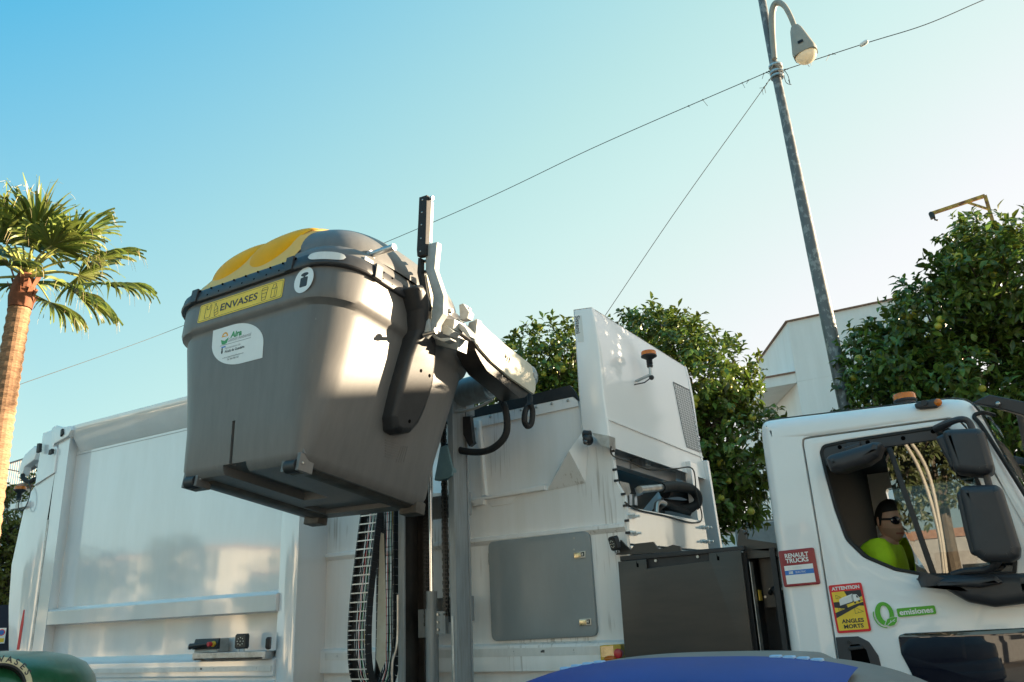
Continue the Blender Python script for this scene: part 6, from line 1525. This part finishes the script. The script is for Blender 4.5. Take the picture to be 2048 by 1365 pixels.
# rusty bracket crane on its roof
g0 = onY(1995, 470, YW+1); g1 = onY(1970, 392, YW+1); g2 = onY(1862, 428, YW+1)
RG = empty('hoist_bracket', (g0.x, g0.y, ztop)); WM[RG.name] = Matrix.Translation((g0.x, g0.y, ztop))
tag(RG, 'rusty yellow hoist bracket sticking up above the largest orange tree', 'hoist')
m = MB(RUSTY); m.bar((g0.x+.03, g0.y, ztop-.0), g1, .07, .07); m.build('post', RG)
m = MB(RUSTY); m.bar(g1, g2, .06, .07); m.bar(onY(1934, 405, YW+1), onY(1977, 419, YW+1), .04, .045); m.build('jib', RG)
m = MB(GREASE); m.bar(g2, onY(1866, 437, YW+1), .10, .10); m.tube([onY(1868, 430, YW+1), onY(1870, 440, YW+1), onY(1876, 441, YW+1)], .02, 6); m.ball(g2, .05); m.build('hook', RG)

def fence_rail(name, a, b, h, label, cat, mtl=RAILM, pitch=.11):
    r = empty(name, a); WM[r.name] = Matrix.Translation(a); tag(r, label, cat)
    a = Vector(a); b = Vector(b); L_ = (b-a).length; n = int(L_/pitch); m = MB(mtl)
    for z in (h, .08): m.bar(a+Vector((0, 0, z)), b+Vector((0, 0, z)), .04, .03)
    m.build('rail', r); m = MB(mtl)
    for k in range(n+1): p = a.lerp(b, k/n); m.bar(p+Vector((0, 0, .08)), p+Vector((0, 0, h)), .014, .014, (1, 0, 0))
    m.build('balusters', r); return r
# low terrace wall and railing glimpsed below the middle tree
Y5 = 15.0
ta = onY(1380, 1075, Y5); tb = onY(1560, 1052, Y5); tz = (ta.z+tb.z)/2
T5 = empty('terrace_house', (ta.x, Y5+2, 0)); WM[T5.name] = Matrix.Translation((ta.x, Y5+2, 0)); tag(T5, 'low white terrace glimpsed under the middle orange tree', 'house')
m = MB(RENDERW); m.box(ta.x-4, -2.2, Y5, Y5+2.2, -.3, tz); m.build('wall', T5, smooth=False)
m = MB(COPING); m.box(ta.x-4.05, -2.15, Y5-.05, Y5+2.25, tz+.002, tz+.07); m.build('roof', T5, smooth=False)
fence_rail('terrace_railing', (ta.x-4, Y5+.15, tz+.07), (-2.3, Y5+.15, tz+.07), 1.0, 'iron railing on top of the low white terrace', 'railing')
Y6 = 12.5; wa = onY(1468, 1052, Y6); wb_ = onY(1600, 1036, Y6)
m = MB(CONC); m.box(wa.x, wb_.x+1.4, Y6, Y6+.25, -.3, (wa.z+wb_.z)/2); o = m.build('grey_wall', bevel=.01); tag(o, 'bare grey concrete wall seen between the battery box and cab', 'wall')
# house with a railing beyond the palm, and the dark gate with its round sign
pa = at_dist(-60, 985, 24); pb = at_dist(62, 995, 21)
H2 = empty('white_house', (pa.x, pa.y, 0)); WM[H2.name] = Matrix.Translation((pa.x, pa.y, 0)); tag(H2, 'white house with a roof terrace at the far left behind the palm', 'house')
d_ = Vector((pb.x-pa.x, pb.y-pa.y, 0)).normalized(); nb = Vector((-d_.y, d_.x, 0)); zt = (pa.z+pb.z)/2
a = Vector((pa.x, pa.y, 0))-d_*6; b = Vector((pb.x, pb.y, 0))+d_*2
if nb.dot(a) < 0: nb = -nb
m = MB(RENDERW); prismZ(m, [(a.x, a.y), (b.x, b.y), ((b+nb*6).x, (b+nb*6).y), ((a+nb*6).x, (a+nb*6).y)], -.3, zt-.02); m.build('wall', H2, smooth=False)
m = MB(COPING); m.bar((a.x, a.y, zt), (b.x, b.y, zt), .3, .06); m.build('coping', H2)
fence_rail('roof_railing', (a.x, a.y, zt+.03), (b.x, b.y, zt+.03), .65, 'thin railing along the roof terrace of the far left house', 'railing')
ga = at_dist(-70, 1290, 13.6); gb = at_dist(20, 1290, 13.3); gz = at_dist(15, 1210, 13.3).z
m = MB(NAVY); d_ = (gb-ga).normalized(); m.bar((ga.x, ga.y, gz/2), (gb.x, gb.y, gz/2), .06, gz); G_ = m.build('metal_gate'); tag(G_, 'dark sheet metal gate at the left edge beside the tailgate', 'gate')
c = at_dist(3, 1262, 13.2); c2 = at_dist(2, 1272, 13.2); m = MB(WSTK); fv = Vector((-c.x, -c.y, 0)).normalized(); sv_ = Vector((-fv.y, fv.x, 0))
Mf = Matrix(((sv_.x, 0, fv.x, c2.x), (sv_.y, 0, fv.y, c2.y), (0, 1, 0, c2.z), (0, 0, 0, 1))); m.at(Mf); m.plate(rect(.10, .19), 0, .01); m.use(SRED).plate(ell(.04, .04, 24, 0, .04), .01, .012, holes=[ell(.03, .03, 24, 0, .04)]); m.use(SBLUE).plate(ell(.03, .03, 24, 0, .04), .01, .0118); m.use(YSTK).plate(rect(.08, .05, 0, -.055), .01, .0115)
o = m.build('no_parking_sign'); tag(o, 'small white no parking sign with a red and blue disc on the dark gate', 'sign')

# ------------------------------------------------------------------ the near side of the street, behind the camera (seen mirrored in paint and glass)
OLIVE = mat('dusty_street_leaf', (0.06, 0.075, 0.025), 0.5, island=0.4, sub=0.2)
def plain_tree(loc, s, seed, label, up=0.0):
    rg = random.Random(seed); bl = [(rg.uniform(-.9, .9)*s, rg.uniform(-.9, .9)*s, (3.4+rg.uniform(-.6, 1.0))*s+up, rg.uniform(.9, 1.3)*s, rg.uniform(.9, 1.3)*s, rg.uniform(.8, 1.1)*s) for k in range(5)]
    return tree('street_tree', loc, bl, label, 'trees on the near pavement', 13, ln=.15, wd=.06, seed=seed, trunk_r=.13, per=8, mtl=OLIVE)
for i, (x, y, s) in enumerate(((-1.4, -7.6, 1.25), (3.2, -7.8, 1.2), (-20.0, -8.5, .78), (-24, -8.0, .86), (-29, -8.5, .9), (-34, -9.0, .95))): plain_tree((x, y, .13), s, 60+i, 'broad street tree on the near pavement behind the photographer', .5 if i < 2 else 0)
for i, (x0, x1, y, h, mm) in enumerate(((-48, -30, -15, 5.2, RENDERC), (-29.5, -18, -16, 4.0, CONC), (-17.5, -6, -15, 3.6, CONC), (-5.5, 4, -10, 2.9, CONC), (4.5, 18, -15, 6.0, RENDERC))):
    r = empty('townhouse', ((x0+x1)/2, y-4, 0)); WM[r.name] = Matrix.Translation(((x0+x1)/2, y-4, 0)); tag(r, 'plain low town house facing the truck across the near pavement', 'house', 'houses behind the photographer')
    m = MB(mm); m.box(x0, x1, y-8, y, -.3, h); m.build('wall', r, smooth=False)
    m = MB(COPING); m.box(x0-.05, x1+.05, y-8.05, y+.05, h+.002, h+.18); m.build('roof', r, smooth=False)
    n = int((x1-x0)/3)
    for k in range(n):
        for z in ((1.0,) if h < 5 else (1.0, 3.9)):
            xx = x0+1+k*3; m = MB(GINK); m.box(xx, xx+1.2, y-.02, y+.03, z, z+1.4); wv = m.build('window', r, smooth=False); m = MB(GLZ); m.box(xx+.06, xx+1.14, y+.031, y+.04, z+.06, z+1.34); m.build('pane', wv, smooth=False)

CL = empty('curved_lamp', (-1.3, -4.0, .13)); WM[CL.name] = Matrix.Translation((-1.3, -4.0, .13)); tag(CL, 'white curved twin lamp post mirrored in the cab window', 'street lamp')
m = MB(LAMPG)
for d in (0, .16): m.tube(smooth_path([(-1.30+d*.2, -4.0, .1), (-1.30+d*.2, -4.0, 1.6), (-1.24+d*.2, -4.0, 2.6), (-1.32+d*.6, -4.0, 3.5), (-1.52+d*.5, -4.0, 4.1), (-1.75, -4.0, 4.6), (-2.1, -4.0, 5.2)], 6), .028, 10)
m.build('pole', CL)
